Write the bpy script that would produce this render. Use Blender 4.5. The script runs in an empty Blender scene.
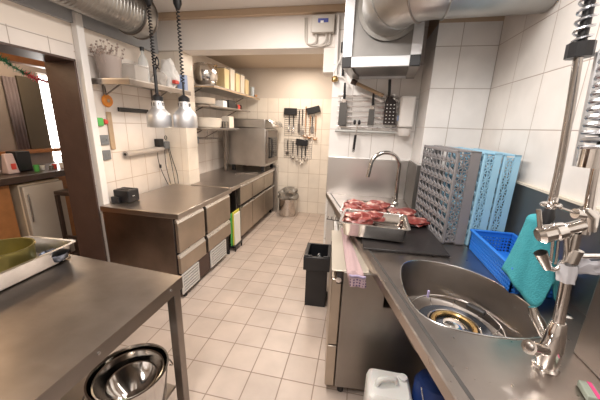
import bpy, bmesh, math, random
from mathutils import Vector, Matrix, noise
random.seed(7)
sc = bpy.context.scene
COL = sc.collection
PI = math.pi

# ------------------------------------------------------------------ materials
def new_mat(name):
    m = bpy.data.materials.new(name); m.use_nodes = True
    nt = m.node_tree; b = nt.nodes['Principled BSDF']
    return m, nt, b
def setin(b, **k):
    for n, v in k.items():
        n = n.replace('_', ' ')
        if n in b.inputs: b.inputs[n].default_value = v
def plain(name, col, rough=.5, metal=0, bump=0, bscale=60, vary=.0, vscale=8, **k):
    m, nt, b = new_mat(name)
    setin(b, Base_Color=(*col, 1), Roughness=rough, Metallic=metal, **k)
    tc = nt.nodes.new('ShaderNodeTexCoord')
    if vary:
        n = nt.nodes.new('ShaderNodeTexNoise'); n.inputs['Scale'].default_value = vscale; n.inputs['Detail'].default_value = 4
        r = nt.nodes.new('ShaderNodeMapRange'); r.inputs['To Min'].default_value = 1 - vary; r.inputs['To Max'].default_value = 1 + vary
        x = nt.nodes.new('ShaderNodeVectorMath'); x.operation = 'SCALE'; x.inputs[0].default_value = col
        nt.links.new(tc.outputs['Object'], n.inputs['Vector']); nt.links.new(n.outputs[0], r.inputs['Value'])
        nt.links.new(r.outputs[0], x.inputs['Scale']); nt.links.new(x.outputs[0], b.inputs['Base Color'])
    if bump:
        n = nt.nodes.new('ShaderNodeTexNoise'); n.inputs['Scale'].default_value = bscale; n.inputs['Detail'].default_value = 3
        bp = nt.nodes.new('ShaderNodeBump'); bp.inputs['Strength'].default_value = bump; bp.inputs['Distance'].default_value = .01
        nt.links.new(tc.outputs['Object'], n.inputs['Vector']); nt.links.new(n.outputs[0], bp.inputs['Height']); nt.links.new(bp.outputs[0], b.inputs['Normal'])
    return m
def steel(name, col=(.56, .53, .50), rough=.3, stretch=(1, 1, 60), stain=.18, bump=.05):
    m, nt, b = new_mat(name)
    setin(b, Metallic=1.0)
    N = nt.nodes.new; L = nt.links.new
    tc = N('ShaderNodeTexCoord'); mp = N('ShaderNodeMapping'); mp.inputs['Scale'].default_value = stretch
    n1 = N('ShaderNodeTexNoise'); n1.inputs['Scale'].default_value = 6; n1.inputs['Detail'].default_value = 5
    n2 = N('ShaderNodeTexNoise'); n2.inputs['Scale'].default_value = 3.5; n2.inputs['Detail'].default_value = 5
    L(tc.outputs['Object'], mp.inputs['Vector']); L(mp.outputs[0], n1.inputs['Vector']); L(tc.outputs['Object'], n2.inputs['Vector'])
    r = N('ShaderNodeMapRange'); r.inputs['To Min'].default_value = rough - .07; r.inputs['To Max'].default_value = rough + .1
    L(n1.outputs[0], r.inputs['Value']); L(r.outputs[0], b.inputs['Roughness'])
    r2 = N('ShaderNodeMapRange'); r2.inputs['From Min'].default_value = .3; r2.inputs['From Max'].default_value = .7
    r2.inputs['To Min'].default_value = 1 - stain; r2.inputs['To Max'].default_value = 1 + stain * .5
    L(n2.outputs[0], r2.inputs['Value'])
    x = N('ShaderNodeVectorMath'); x.operation = 'SCALE'; x.inputs[0].default_value = col
    L(r2.outputs[0], x.inputs['Scale']); L(x.outputs[0], b.inputs['Base Color'])
    bp = N('ShaderNodeBump'); bp.inputs['Strength'].default_value = bump; bp.inputs['Distance'].default_value = .004
    L(n1.outputs[0], bp.inputs['Height']); L(bp.outputs[0], b.inputs['Normal'])
    return m
def tile(name, ax, w, h, u0, v0, col, grout, g=.004, top=None, topcol=None, rough=.25, vary=.04, dirt=.1):
    """square grid of tiles in object(=world) coordinates; ax = indices of the two axes"""
    m, nt, b = new_mat(name)
    N = nt.nodes.new; L = nt.links.new
    tc = N('ShaderNodeTexCoord'); sp = N('ShaderNodeSeparateXYZ'); L(tc.outputs['Object'], sp.inputs[0])
    def mt(op, a, bb=None, c=None):
        n = N('ShaderNodeMath'); n.operation = op
        for i, q in enumerate((a, bb, c)):
            if q is None: continue
            if isinstance(q, (int, float)): n.inputs[i].default_value = q
            else: L(q, n.inputs[i])
        return n.outputs[0]
    ds, fl = [], []
    for a, s, o in ((ax[0], w, u0), (ax[1], h, v0)):
        t = mt('DIVIDE', mt('SUBTRACT', sp.outputs[a], o), s)
        fl.append(mt('FLOOR', t)); f = mt('FRACT', t)
        ds.append(mt('MULTIPLY', mt('MINIMUM', f, mt('SUBTRACT', 1.0, f)), s))
    d = mt('MINIMUM', ds[0], ds[1])
    k = N('ShaderNodeMapRange'); k.inputs['From Min'].default_value = g * .35; k.inputs['From Max'].default_value = g * .75; L(d, k.inputs['Value'])
    cb = N('ShaderNodeCombineXYZ'); L(fl[0], cb.inputs[0]); L(fl[1], cb.inputs[1])
    wn = N('ShaderNodeTexWhiteNoise'); L(cb.outputs[0], wn.inputs['Vector'])
    r = N('ShaderNodeMapRange'); r.inputs['To Min'].default_value = 1 - vary; r.inputs['To Max'].default_value = 1 + vary; L(wn.outputs['Value'], r.inputs['Value'])
    n2 = N('ShaderNodeTexNoise'); n2.inputs['Scale'].default_value = 4; n2.inputs['Detail'].default_value = 6; L(tc.outputs['Object'], n2.inputs['Vector'])
    r2 = N('ShaderNodeMapRange'); r2.inputs['From Min'].default_value = .35; r2.inputs['From Max'].default_value = .7
    r2.inputs['To Min'].default_value = 1 - dirt; r2.inputs['To Max'].default_value = 1.02; L(n2.outputs[0], r2.inputs['Value'])
    f = mt('MULTIPLY', r.outputs[0], r2.outputs[0])
    x = N('ShaderNodeVectorMath'); x.operation = 'SCALE'; x.inputs[0].default_value = col; L(f, x.inputs['Scale'])
    mx = N('ShaderNodeMix'); mx.data_type = 'RGBA'; L(k.outputs[0], mx.inputs['Factor']); mx.inputs['A'].default_value = (*grout, 1); L(x.outputs[0], mx.inputs['B'])
    out = mx.outputs['Result']
    rr = N('ShaderNodeMapRange'); rr.inputs['To Min'].default_value = .8; rr.inputs['To Max'].default_value = rough; L(k.outputs[0], rr.inputs['Value']); ro = rr.outputs[0]
    hgt = k.outputs[0]
    if top is not None:
        a = mt('GREATER_THAN', sp.outputs[2], top)
        m2 = N('ShaderNodeMix'); m2.data_type = 'RGBA'; L(a, m2.inputs['Factor']); L(out, m2.inputs['A']); m2.inputs['B'].default_value = (*topcol, 1); out = m2.outputs['Result']
        ro = mt('MAXIMUM', ro, mt('MULTIPLY', a, .75)); hgt = mt('MAXIMUM', hgt, a)
    L(out, b.inputs['Base Color']); L(ro, b.inputs['Roughness'])
    bp = N('ShaderNodeBump'); bp.inputs['Strength'].default_value = .35; bp.inputs['Distance'].default_value = .003; L(hgt, bp.inputs['Height']); L(bp.outputs[0], b.inputs['Normal'])
    return m
def glow(name, col, s):
    m, nt, b = new_mat(name); setin(b, Base_Color=(*col, 1), Emission_Color=(*col, 1), Emission_Strength=s); return m

M = {}
M['floor'] = tile('floor_tiles', (0, 1), .215, .215, -.798, 1.443, (.51, .42, .36), (.24, .18, .145), g=.006, rough=.38, vary=.05, dirt=.16)
M['tl'] = tile('left_wall_tiles', (1, 2), .215, .28, 2.107, 1.03, (.80, .735, .68), (.48, .38, .31), g=.006, top=2.21, topcol=(.74, .66, .58))
M['tlr'] = tile('lintel_tiles', (1, 2), .26, .5, 1.64, 2.20, (.80, .735, .68), (.40, .34, .29), g=.006, top=2.21, topcol=(.76, .68, .60))
M['tb'] = tile('back_wall_tiles', (0, 2), .200, .27, -.86, 1.03, (.82, .75, .66), (.50, .42, .34), g=.006, top=2.08, topcol=(.60, .54, .48))
M['ta'] = tile('sink_wall_tiles', (0, 2), .227, .314, -.097, 1.60, (.86, .83, .80), (.45, .40, .37), g=.005)
M['tB'] = tile('corner_wall_tiles', (0, 2), .27, .314, .73, 1.645, (.84, .82, .80), (.42, .37, .34), g=.005, top=2.44, topcol=(.52, .40, .29))
M['tR'] = tile('right_wall_tiles', (1, 2), .34, .314, 2.65, 1.645, (.80, .755, .71), (.40, .33, .29), g=.005, top=2.50, topcol=(.52, .40, .29))
M['plaster'] = plain('cream_plaster', (.74, .68, .62), .8, bump=.1, vary=.05, vscale=3)
M['beam'] = plain('beam_plaster', (.80, .75, .70), .8, bump=.1, vary=.05, vscale=3)
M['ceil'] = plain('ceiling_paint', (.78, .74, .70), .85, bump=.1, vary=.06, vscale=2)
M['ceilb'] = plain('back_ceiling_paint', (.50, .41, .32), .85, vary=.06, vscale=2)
M['tan'] = plain('tan_cornice', (.60, .46, .33), .8)
M['greyb'] = plain('grey_blue', (.36, .37, .385), .7, vary=.05)
M['brown'] = plain('brown_door_paint', (.085, .052, .042), .42, bump=.1, bscale=30, vary=.2, vscale=9)
M['white'] = plain('white_plastic', (.80, .77, .74), .4)
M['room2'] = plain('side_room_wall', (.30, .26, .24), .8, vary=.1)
M['wood2'] = plain('orange_wood', (.36, .15, .05), .4, vary=.35, vscale=12)
M['darkwood'] = plain('dark_wood', (.05, .03, .022), .3, vary=.3, vscale=14)
M['st'] = steel('brushed_steel', (.54, .52, .50), .33, bump=.01)
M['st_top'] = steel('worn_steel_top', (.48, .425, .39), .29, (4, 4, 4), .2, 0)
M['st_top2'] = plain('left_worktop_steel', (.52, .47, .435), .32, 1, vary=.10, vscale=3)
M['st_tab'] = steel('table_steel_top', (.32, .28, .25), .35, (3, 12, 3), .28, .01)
M['st_d'] = steel('dark_steel', (.29, .258, .235), .36, stain=.2, bump=.005)
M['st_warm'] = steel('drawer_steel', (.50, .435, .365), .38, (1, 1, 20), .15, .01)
M['st_b'] = steel('bright_steel', (.80, .79, .775), .27, (1, 1, 12), stain=.06, bump=.004)
M['alu'] = steel('aluminium_profile', (.72, .73, .75), .48, stain=.05, bump=.0)
M['galv'] = steel('galvanised_steel', (.46, .45, .43), .38, (1, 1, 1), .25, .0)
M['chrome'] = plain('chrome', (.82, .80, .78), .09, 1)
M['polst'] = plain('polished_steel', (.60, .57, .54), .16, 1, vary=.1, vscale=5)
M['gold'] = plain('brass', (.62, .42, .18), .25, 1)
M['greengold'] = plain('green_gold_metal', (.36, .31, .11), .36, .9, vary=.45, vscale=7)
M['blk'] = plain('black_plastic', (.012, .012, .014), .38)
M['blkm'] = plain('black_rubber', (.02, .018, .018), .55, bump=.15, bscale=90)
M['mat'] = plain('black_board', (.022, .019, .019), .33, bump=.1, bscale=40)
M['grey'] = plain('grey_crate_plastic', (.205, .195, .20), .5)
M['lblue'] = plain('light_blue_plastic', (.30, .54, .70), .45)
M['blue'] = plain('blue_plastic', (.02, .17, .62), .42)
M['dblue'] = plain('dark_blue_plastic', (.01, .035, .16), .4)
M['teal'] = plain('teal_cloth', (.05, .31, .36), .95, bump=.5, bscale=160, vary=.15, vscale=30)
M['canw'] = plain('jerrycan_plastic', (.72, .72, .70), .4, Subsurface_Weight=.1)
M['towel'] = None
M['grille'] = plain('white_grille', (.62, .60, .57), .4)
M['gdark'] = plain('dark_recess', (.03, .022, .02), .7)
M['meat'] = None
M['clear'] = plain('clear_plastic', (.80, .74, .68), .2, Alpha=.42)
M['glassb'] = plain('clear_glass', (.78, .80, .80), .08, Alpha=.55)
M['cream'] = plain('cream_food_container', (.82, .66, .38), .35)
M['cream2'] = plain('pale_ceramic', (.80, .72, .62), .35)
M['paper'] = plain('white_paper', (.85, .83, .80), .7, bump=.3, bscale=30)
M['red'] = plain('red_print', (.65, .07, .05), .5)
M['pblue'] = plain('pale_blue_paper', (.30, .38, .58), .6)
M['orange'] = plain('orange_plastic', (.72, .25, .03), .45, vary=.3, vscale=40)
M['green'] = plain('green_plastic', (.10, .45, .10), .45)
M['dgreen'] = plain('green_foil', (.02, .16, .09), .35)
M['yellow'] = plain('yellow_board', (.62, .55, .06), .5)
M['wboard'] = plain('white_board', (.82, .80, .74), .5, vary=.05)
M['wood'] = plain('pale_wood', (.42, .30, .19), .5, vary=.25, vscale=20)
M['sock'] = plain('grey_socket', (.16, .17, .18), .5)
M['pipe'] = plain('grey_tube', (.42, .38, .35), .45)
M['spring'] = steel('spring_steel', (.62, .64, .68), .25, stain=.1)
M['bag'] = plain('bin_bag', (.20, .18, .155), .28, Alpha=.9, bump=.5, bscale=30)
M['beige'] = plain('beige_fridge', (.62, .50, .36), .4)
M['lilac'] = plain('lilac_curtain', (.20, .17, .19), .8, vary=.1)
M['olive'] = plain('olive_panel', (.085, .07, .05), .6, vary=.1)
M['herb'] = plain('dried_flowers', (.36, .28, .24), .9)
M['pink'] = plain('pink_print', (.75, .08, .25), .5)
M['ebox'] = plain('switch_box_plastic', (.52, .48, .43), .45)
M['copper'] = plain('copper_ladle', (.65, .38, .22), .25, 1)
M['window'] = glow('daylight_window', (1, .97, .93), 5.0)
M['bulb'] = glow('heat_bulb', (1, .72, .42), 14)
M['lcd'] = plain('blue_display', (.05, .07, .32), .3)
def towel_mat():
    m, nt, b = new_mat('dotted_towel'); N = nt.nodes.new; L = nt.links.new
    tc = N('ShaderNodeTexCoord'); v = N('ShaderNodeTexVoronoi'); v.inputs['Scale'].default_value = 62; v.inputs['Randomness'].default_value = .15
    L(tc.outputs['Object'], v.inputs['Vector'])
    r = N('ShaderNodeMapRange'); r.inputs['From Min'].default_value = .30; r.inputs['From Max'].default_value = .36; L(v.outputs['Distance'], r.inputs['Value'])
    mx = N('ShaderNodeMix'); mx.data_type = 'RGBA'; mx.inputs['A'].default_value = (.10, .06, .14, 1); mx.inputs['B'].default_value = (.42, .31, .35, 1); L(r.outputs[0], mx.inputs['Factor'])
    L(mx.outputs['Result'], b.inputs['Base Color']); setin(b, Roughness=.9); return m
M['towel'] = towel_mat()
M['towelp'] = plain('pink_towel', (.36, .25, .25), .9, bump=.3, bscale=120)
def meat_mat():
    m, nt, b = new_mat('raw_meat'); N = nt.nodes.new; L = nt.links.new
    tc = N('ShaderNodeTexCoord'); n = N('ShaderNodeTexNoise'); n.inputs['Scale'].default_value = 13; n.inputs['Detail'].default_value = 3; n.inputs['Distortion'].default_value = 1.2
    L(tc.outputs['Object'], n.inputs['Vector']); c = N('ShaderNodeValToRGB')
    e = c.color_ramp.elements; e[0].position = .42; e[0].color = (.19, .035, .03, 1); e[1].position = .56; e[1].color = (.34, .10, .085, 1)
    k = e.new(.62); k.color = (.58, .38, .32, 1); L(n.outputs[0], c.inputs[0]); L(c.outputs[0], b.inputs['Base Color'])
    setin(b, Roughness=.32, Subsurface_Weight=.1); return m
M['meat'] = meat_mat()

# ------------------------------------------------------------------ mesh builder
def V(*a): return Vector(a)
class MB:
    def __init__(s): s.bm = bmesh.new()
    def box(s, x0, x1, y0, y1, z0, z1, mat=None):
        vs = [s.bm.verts.new((x, y, z)) for x in (x0, x1) for y in (y0, y1) for z in (z0, z1)]
        if mat is not None:
            for v in vs: v.co = mat @ v.co
        for f in ((0, 1, 3, 2), (4, 6, 7, 5), (0, 4, 5, 1), (2, 3, 7, 6), (0, 2, 6, 4), (1, 5, 7, 3)):
            s.bm.faces.new([vs[i] for i in f])
        return s
    def hexa(s, b, t):          # bottom quad, top quad
        vb = [s.bm.verts.new(p) for p in b]; vt = [s.bm.verts.new(p) for p in t]; n = len(b)
        s.bm.faces.new(vb[::-1]); s.bm.faces.new(vt)
        for i in range(n): s.bm.faces.new((vb[i], vb[(i + 1) % n], vt[(i + 1) % n], vt[i]))
        return s
    def prism(s, pts, z0, z1): return s.hexa([(x, y, z0) for x, y in pts], [(x, y, z1) for x, y in pts])
    def bar(s, a, b, w, h=None, up=(0, 0, 1)):
        a, b = V(*a), V(*b); h = h or w; d = (b - a).normalized(); u = V(*up)
        if abs(d.dot(u)) > .95: u = V(0, 1, 0)
        r = d.cross(u).normalized() * w / 2; u = r.cross(d).normalized() * h / 2
        return s.hexa([a - r - u, a + r - u, a + r + u, a - r + u], [b - r - u, b + r - u, b + r + u, b - r + u])
    def tube(s, pts, r, n=10, caps=True, closed=False):
        pts = [V(*p) for p in pts]; N = len(pts)
        rs = r if isinstance(r, (list, tuple)) else [r] * N
        T = []
        for i in range(N):
            if closed: d = pts[(i + 1) % N] - pts[i - 1]
            else: d = pts[min(i + 1, N - 1)] - pts[max(i - 1, 0)]
            T.append(d.normalized() if d.length > 1e-9 else V(0, 0, 1))
        u = T[0].orthogonal().normalized(); rings = []
        for i in range(N):
            if i:
                u = u - T[i] * u.dot(T[i])
                u = u.normalized() if u.length > 1e-6 else T[i].orthogonal().normalized()
            w = T[i].cross(u)
            rings.append([s.bm.verts.new(pts[i] + (u * math.cos(2 * PI * k / n) + w * math.sin(2 * PI * k / n)) * rs[i]) for k in range(n)])
        for i in range(N if closed else N - 1):
            A, B = rings[i], rings[(i + 1) % N]
            for k in range(n): s.bm.faces.new((A[k], A[(k + 1) % n], B[(k + 1) % n], B[k]))
        if caps and not closed: s.bm.faces.new(rings[0][::-1]); s.bm.faces.new(rings[-1])
        return s
    def lathe(s, prof, c=(0, 0, 0), n=32, axis=None, sx=1, sy=1):
        """prof list of (r, z)"""
        q = Matrix.Identity(3) if axis is None else V(0, 0, 1).rotation_difference(V(*axis)).to_matrix()
        c = V(*c); rings = []
        for r, z in prof:
            if r < 1e-5: rings.append([s.bm.verts.new(c + q @ V(0, 0, z))])
            else: rings.append([s.bm.verts.new(c + q @ V(r * sx * math.cos(2 * PI * k / n), r * sy * math.sin(2 * PI * k / n), z)) for k in range(n)])
        for A, B in zip(rings, rings[1:]):
            if len(A) == 1 and len(B) == 1: continue
            for k in range(n):
                j = (k + 1) % n
                if len(A) == 1: s.bm.faces.new((A[0], B[j], B[k]))
                elif len(B) == 1: s.bm.faces.new((A[k], A[j], B[0]))
                else: s.bm.faces.new((A[k], A[j], B[j], B[k]))
        return s
    def blob(s, c, r, amp=.2, sc_=6, seed=0, sub=3):
        g = bmesh.ops.create_icosphere(s.bm, subdivisions=sub, radius=1)
        for v in g['verts']:
            d = v.co.copy(); k = 1 + amp * noise.noise(d * 1.7 + V(seed * 3.1, 0, 0)) * 2 + amp * .4 * noise.noise(d * sc_ + V(0, seed, 0))
            v.co = V(c[0] + d.x * r[0] * k, c[1] + d.y * r[1] * k, c[2] + d.z * r[2] * k)
        return s
    def grid(s, nu, nv, f):
        vs = [[s.bm.verts.new(f(i / (nu - 1), j / (nv - 1))) for j in range(nv)] for i in range(nu)]
        for i in range(nu - 1):
            for j in range(nv - 1): s.bm.faces.new((vs[i][j], vs[i + 1][j], vs[i + 1][j + 1], vs[i][j + 1]))
        return s
    def build(s, name, mat, parent=None, bevel=0, smooth=True, solid=0, seg=2, label=None, local=False, sub=0, kind=None):
        bmesh.ops.recalc_face_normals(s.bm, faces=s.bm.faces)
        if parent is not None and not local:
            mw = parent.matrix_basis.copy(); p = parent.parent
            while p is not None: mw = p.matrix_basis @ mw; p = p.parent
            bmesh.ops.transform(s.bm, matrix=mw.inverted(), verts=s.bm.verts)
        me = bpy.data.meshes.new(name); s.bm.to_mesh(me); s.bm.free()
        me.materials.append(M[mat] if isinstance(mat, str) else mat)
        if smooth: me.shade_smooth(); me.set_sharp_from_angle(angle=math.radians(35))
        o = bpy.data.objects.new(name, me); COL.objects.link(o)
        if parent is not None: o.parent = parent
        if solid:
            k = o.modifiers.new('solid', 'SOLIDIFY'); k.thickness = solid; k.offset = 0
        if bevel:
            k = o.modifiers.new('bevel', 'BEVEL'); k.width = bevel; k.segments = seg; k.limit_method = 'ANGLE'; k.angle_limit = math.radians(40); k.harden_normals = False
        if sub:
            k = o.modifiers.new('sub', 'SUBSURF'); k.levels = sub; k.render_levels = sub
        if label: o['label'] = label
        if kind: o['kind'] = kind
        return o
def thing(name, label, cat, loc=(0, 0, 0), rot=(0, 0, 0), group=None):
    o = bpy.data.objects.new(name, None); COL.objects.link(o); o.location = loc; o.rotation_euler = rot; o.empty_display_size = .05
    o['label'] = label; o['category'] = cat
    if group: o['group'] = group
    return o
def tag(o, label, cat, group=None):
    o['label'] = label; o['category'] = cat
    if group: o['group'] = group
    return o
def S(o): o['kind'] = 'structure'; return o
def copy_thing(o, loc, rot=None, label=None):
    r = o.copy(); COL.objects.link(r); r.location = loc
    if rot is not None: r.rotation_euler = rot
    if label: r['label'] = label
    for ch in list(o.children):
        c = ch.copy(); COL.objects.link(c); c.parent = r
        for g in list(ch.children):
            d = g.copy(); COL.objects.link(d); d.parent = c
    return r
def arc(c, r, a0, a1, n, ax=(1, 0, 0), ay=(0, 0, 1)):
    c, ax, ay = V(*c), V(*ax), V(*ay)
    return [tuple(c + ax * r * math.cos(a0 + (a1 - a0) * i / n) + ay * r * math.sin(a0 + (a1 - a0) * i / n)) for i in range(n + 1)]
def smooth_path(pts, n=6):
    P = [V(*p) for p in pts]; out = []
    for i in range(len(P) - 1):
        p0, p1, p2, p3 = P[max(i - 1, 0)], P[i], P[i + 1], P[min(i + 2, len(P) - 1)]
        for k in range(n):
            t = k / n
            out.append(tuple(.5 * ((2 * p1) + (p2 - p0) * t + (2 * p0 - 5 * p1 + 4 * p2 - p3) * t * t + (-p0 + 3 * p1 - 3 * p2 + p3) * t ** 3)))
    out.append(tuple(P[-1])); return out
def helix(a, b, r, turns, n=8):
    a, b = V(*a), V(*b); d = (b - a).normalized(); u = d.orthogonal().normalized(); w = d.cross(u); N = int(turns * n)
    return [tuple(a.lerp(b, i / N) + (u * math.cos(2 * PI * i / n) + w * math.sin(2 * PI * i / n)) * r) for i in range(N + 1)]
def chaikin(p, k=2):
    for _ in range(k):
        q = []
        for i in range(len(p)):
            a, b = p[i], p[(i + 1) % len(p)]
            q += [(a[0] * .75 + b[0] * .25, a[1] * .75 + b[1] * .25), (a[0] * .25 + b[0] * .75, a[1] * .25 + b[1] * .75)]
        p = q
    return p
def rrect(x0, x1, y0, y1, r, n=5):
    out = []
    for cx, cy, a in ((x1 - r, y1 - r, 0), (x0 + r, y1 - r, PI / 2), (x0 + r, y0 + r, PI), (x1 - r, y0 + r, 1.5 * PI)):
        out += [(cx + r * math.cos(a + PI / 2 * i / n), cy + r * math.sin(a + PI / 2 * i / n)) for i in range(n + 1)]
    return out

# ------------------------------------------------------------------ setting
S(MB().box(-2.64, 1.25, -1.3, 5.3, -.06, 0).build('floor', 'floor', smooth=False))
S(MB().box(-5.0, -2.65, -.5, 5.0, -.06, 0).build('floor', 'darkwood', smooth=False))
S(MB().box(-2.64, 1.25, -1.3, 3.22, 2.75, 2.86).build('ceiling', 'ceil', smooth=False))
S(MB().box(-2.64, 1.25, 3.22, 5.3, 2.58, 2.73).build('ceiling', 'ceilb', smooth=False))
S(MB().box(-5.0, -2.65, -.5, 5.0, 2.42, 2.5).build('ceiling', 'plaster', smooth=False))
w = MB(); w.box(-2.64, -2.34, 2.09, 5.3, 0, 2.74).box(-2.64, -2.34, -1.3, .75, 0, 2.74)
S(w.build('wall_left', 'tl', smooth=False))
S(MB().box(-2.64, -2.34, .75, 2.09, 2.09, 2.74).build('wall_left', 'tlr', smooth=False))
S(MB().box(-2.34, -.31, 5.1, 5.3, 0, 2.58).build('wall_back', 'tb', smooth=False))
S(MB().box(-.31, 1.25, 3.08, 5.3, 0, 2.74).build('wall_sink', 'ta', smooth=False))
S(MB().box(.545, 1.25, 2.65, 3.08, 0, 2.74).build('wall_corner', 'tB', smooth=False))
S(MB().box(1.0, 1.25, -1.3, 2.65, 0, 2.74).build('wall_right', 'tR', smooth=False))
S(MB().box(-2.64, 1.25, -1.45, -1.3, 0, 2.86).build('wall_front', plain('front_wall', (.46, .42, .385), .8, vary=.2, vscale=2), smooth=False))
S(MB().box(-2.34, -.31, 3.10, 3.35, 2.39, 2.76).build('trim_1', 'beam', bevel=.006))           # ceiling beam
S(MB().box(-2.34, .3, 3.04, 3.10, 2.69, 2.75).build('trim_2', 'tan', bevel=.004))         # cornice
S(MB().box(-.42, -.31, 3.10, 3.35, 2.16, 2.39).build('trim_3', 'beam', bevel=.005))
S(MB().box(-2.34, -2.04, 3.12, 3.35, .0, 2.39).build('trim_4', tile('pilaster_tiles', (0, 2), .40, .28, -2.13, 1.03, (.82, .74, .64), (.55, .45, .36), g=.004), bevel=.004))  # pilaster
S(MB().box(-2.34, -2.31, 1.0, 3.10, 2.36, 2.74).build('trim_5', 'greyb'))                     # thin grey-blue slab high on the left wall
S(MB().box(-2.64, -2.335, 2.075, 2.092, 0, 2.09).box(-2.64, -2.335, .75, 2.09, 2.075, 2.092).build('trim_6', 'brown', bevel=.002))  # door lining
S(MB().box(-2.338, -2.285, 2.10, 2.165, 0, 2.44).build('trim_7', 'white', bevel=.004))      # white trunking
# side room shell
S(MB().box(-5.0, -4.6, -.5, 3.47, 0, 2.5).box(-5.0, -4.6, 3.47, 4.6, 0, .93).box(-5.0, -4.6, 3.47, 4.6, 2.24, 2.5).build('wall_side_room', 'room2', smooth=False))
S(MB().box(-5.0, -2.64, 4.6, 4.8, 0, 2.5).box(-5.0, -2.64, -.7, -.5, 0, 2.5).build('wall_side_room', 'room2', smooth=False))
S(MB().box(-4.78, -4.74, 3.47, 4.6, .93, 2.24).build('window_1', 'window', smooth=False))
fr = MB()
for z in (.95, 1.35, 1.85, 2.22): fr.box(-4.64, -4.60, 3.47, 4.6, z - .008, z + .008)
for y in (3.48, 4.1, 4.59): fr.box(-4.64, -4.60, y - .012, y + .012, .93, 2.24)
S(fr.build('trim_8', 'white'))
S(MB().box(-4.6, -4.50, -.4, 4.5, 1.12, 1.17).build('trim_9', 'wood2', bevel=.004))
S(MB().box(-3.42, -3.30, -.4, 4.5, 2.13, 2.22).build('trim_10', 'wood2', bevel=.004))
tag(MB().grid(24, 2, lambda u, v: (-4.575 + .012 * math.sin(u * 22), 3.03 + .15 * u, 1.18 + .94 * v)).build('curtain', 'lilac', solid=.004), 'grey lilac curtain left of the dark olive panel in the side room', 'curtain')
tag(MB().box(-4.598, -4.565, 3.195, 3.465, 1.175, 2.15).build('wall_panel', 'olive', bevel=.004), 'dark olive panel beside the bright window of the side room', 'panel')

# ------------------------------------------------------------------ side room things
t = thing('bar_counter', 'bar counter with dark top seen through the doorway', 'counter', (-3.6, 1.8, 0))
MB().box(-3.95, -3.28, .4, 3.3, .975, 1.045).build('worktop', 'darkwood', t, bevel=.008)
MB().box(-3.93, -3.85, .42, 3.28, .0, .975).build('back_panel', 'wood2', t)
MB().box(-3.85, -3.36, .45, 2.08, .0, .975).build('cabinet', 'wood2', t, bevel=.004)
t = thing('small_fridge', 'beige undercounter fridge beneath the dark bar top', 'fridge', (-3.5, 2.33, 0))
MB().box(-3.82, -3.34, 2.14, 2.55, .02, .955).build('body', 'beige', t, bevel=.01)
MB().box(-3.34, -3.29, 2.145, 2.545, .05, .93).build('door', plain('fridge_door', (.50, .44, .37), .4), t, bevel=.008)
MB().box(-3.29, -3.275, 2.165, 2.18, .55, .85).build('handle', 'st', t, bevel=.003)
t = thing('bar_stool', 'dark wooden stool standing right of the beige fridge', 'stool', (-3.08, 2.45, 0))
MB().box(-3.22, -2.94, 2.37, 2.60, .80, .845).build('seat', 'darkwood', t, bevel=.01)
for x, y in ((-3.20, 2.39), (-2.96, 2.39), (-3.20, 2.58), (-2.96, 2.58)): MB().box(x - .018, x + .018, y - .018, y + .018, 0, .80).build('leg', 'darkwood', t, bevel=.004)
MB().box(-3.19, -2.97, 2.382, 2.398, .3, .33).build('stretcher', 'darkwood', t)
tag(MB().blob((-3.46, 2.03, 1.12), (.05, .07, .075), .15, 6, 3).build('paper_bag', 'paper'), 'white oval pack leaning at the left end of the bar top', 'bag')
t = thing('snack_packet', 'pale packet with red print standing on the bar top', 'packet', (-3.5, 2.24, 1.046))
MB().hexa([(-3.56, 2.17, 1.046), (-3.46, 2.17, 1.046), (-3.46, 2.27, 1.046), (-3.56, 2.27, 1.046)], [(-3.53, 2.18, 1.25), (-3.49, 2.18, 1.25), (-3.49, 2.26, 1.25), (-3.53, 2.26, 1.25)]).build('pouch', plain('pale_pouch', (.62, .48, .45), .5), t, bevel=.01)
MB().box(-3.468, -3.462, 2.205, 2.245, 1.09, 1.15).build('red_print', 'red', t)
tag(MB().box(-3.66, -3.52, 2.30, 2.44, 1.046, 1.26).build('speaker_box', 'blk', bevel=.01), 'black box standing on the bar top beside the pale packet', 'box')
for i, (x, y, r, h, m, lb) in enumerate([(-3.42, 2.40, .028, .07, 'green', 'green cup in front of the black box on the bar'), (-3.46, 2.49, .022, .05, 'paper', 'small white cup just right of the green cup'),
        (-3.42, 2.55, .025, .045, 'polst', 'little metal dish in the middle of the bar cups'), (-3.46, 2.62, .024, .05, 'red', 'small red cup on the bar top'), (-3.44, 2.69, .026, .055, 'paper', 'white cup furthest right on the bar top before the jar'), (-3.50, 2.78, .03, .14, 'gold', 'amber jar at the right end of the bar beside the door lining')]):
    tag(MB().lathe([(0, 0), (r * .8, 0), (r, h), (r * .9, h), (r * .7, .006), (0, .006)], (x, y, 1.046), 16).build('cup' if i < 5 else 'jar', m), lb, 'cup' if i < 5 else 'jar')
# garland
t = thing('garland', 'green and pink tinsel garland hanging across the side room doorway', 'garland', (-3.2, 2.4, 2.1))
pth = smooth_path([(-3.2, 2.13, 2.13), (-3.2, 2.3, 2.03), (-3.2, 2.45, 1.985), (-3.2, 2.62, 1.98), (-3.2, 2.85, 2.0), (-3.2, 2.9, 2.13)], 8)
for rng, nm, mt in (((0, 11), 'green_tinsel', 'dgreen'), ((9, 33), 'pink_tinsel', plain('pink_foil', (.65, .08, .12), .35))):
    b = MB(); b.tube(pth[rng[0]:rng[1]], .006, 5)
    for p in pth[rng[0]:rng[1]]:
        for k in range(14):
            d = V(random.gauss(0, 1), random.gauss(0, 1), random.gauss(0, 1)).normalized() * random.uniform(.02, .055)
            b.tube([p, tuple(V(*p) + d)], [.004, .001], 3, caps=False)
    b.build(nm, mt, t)

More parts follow.
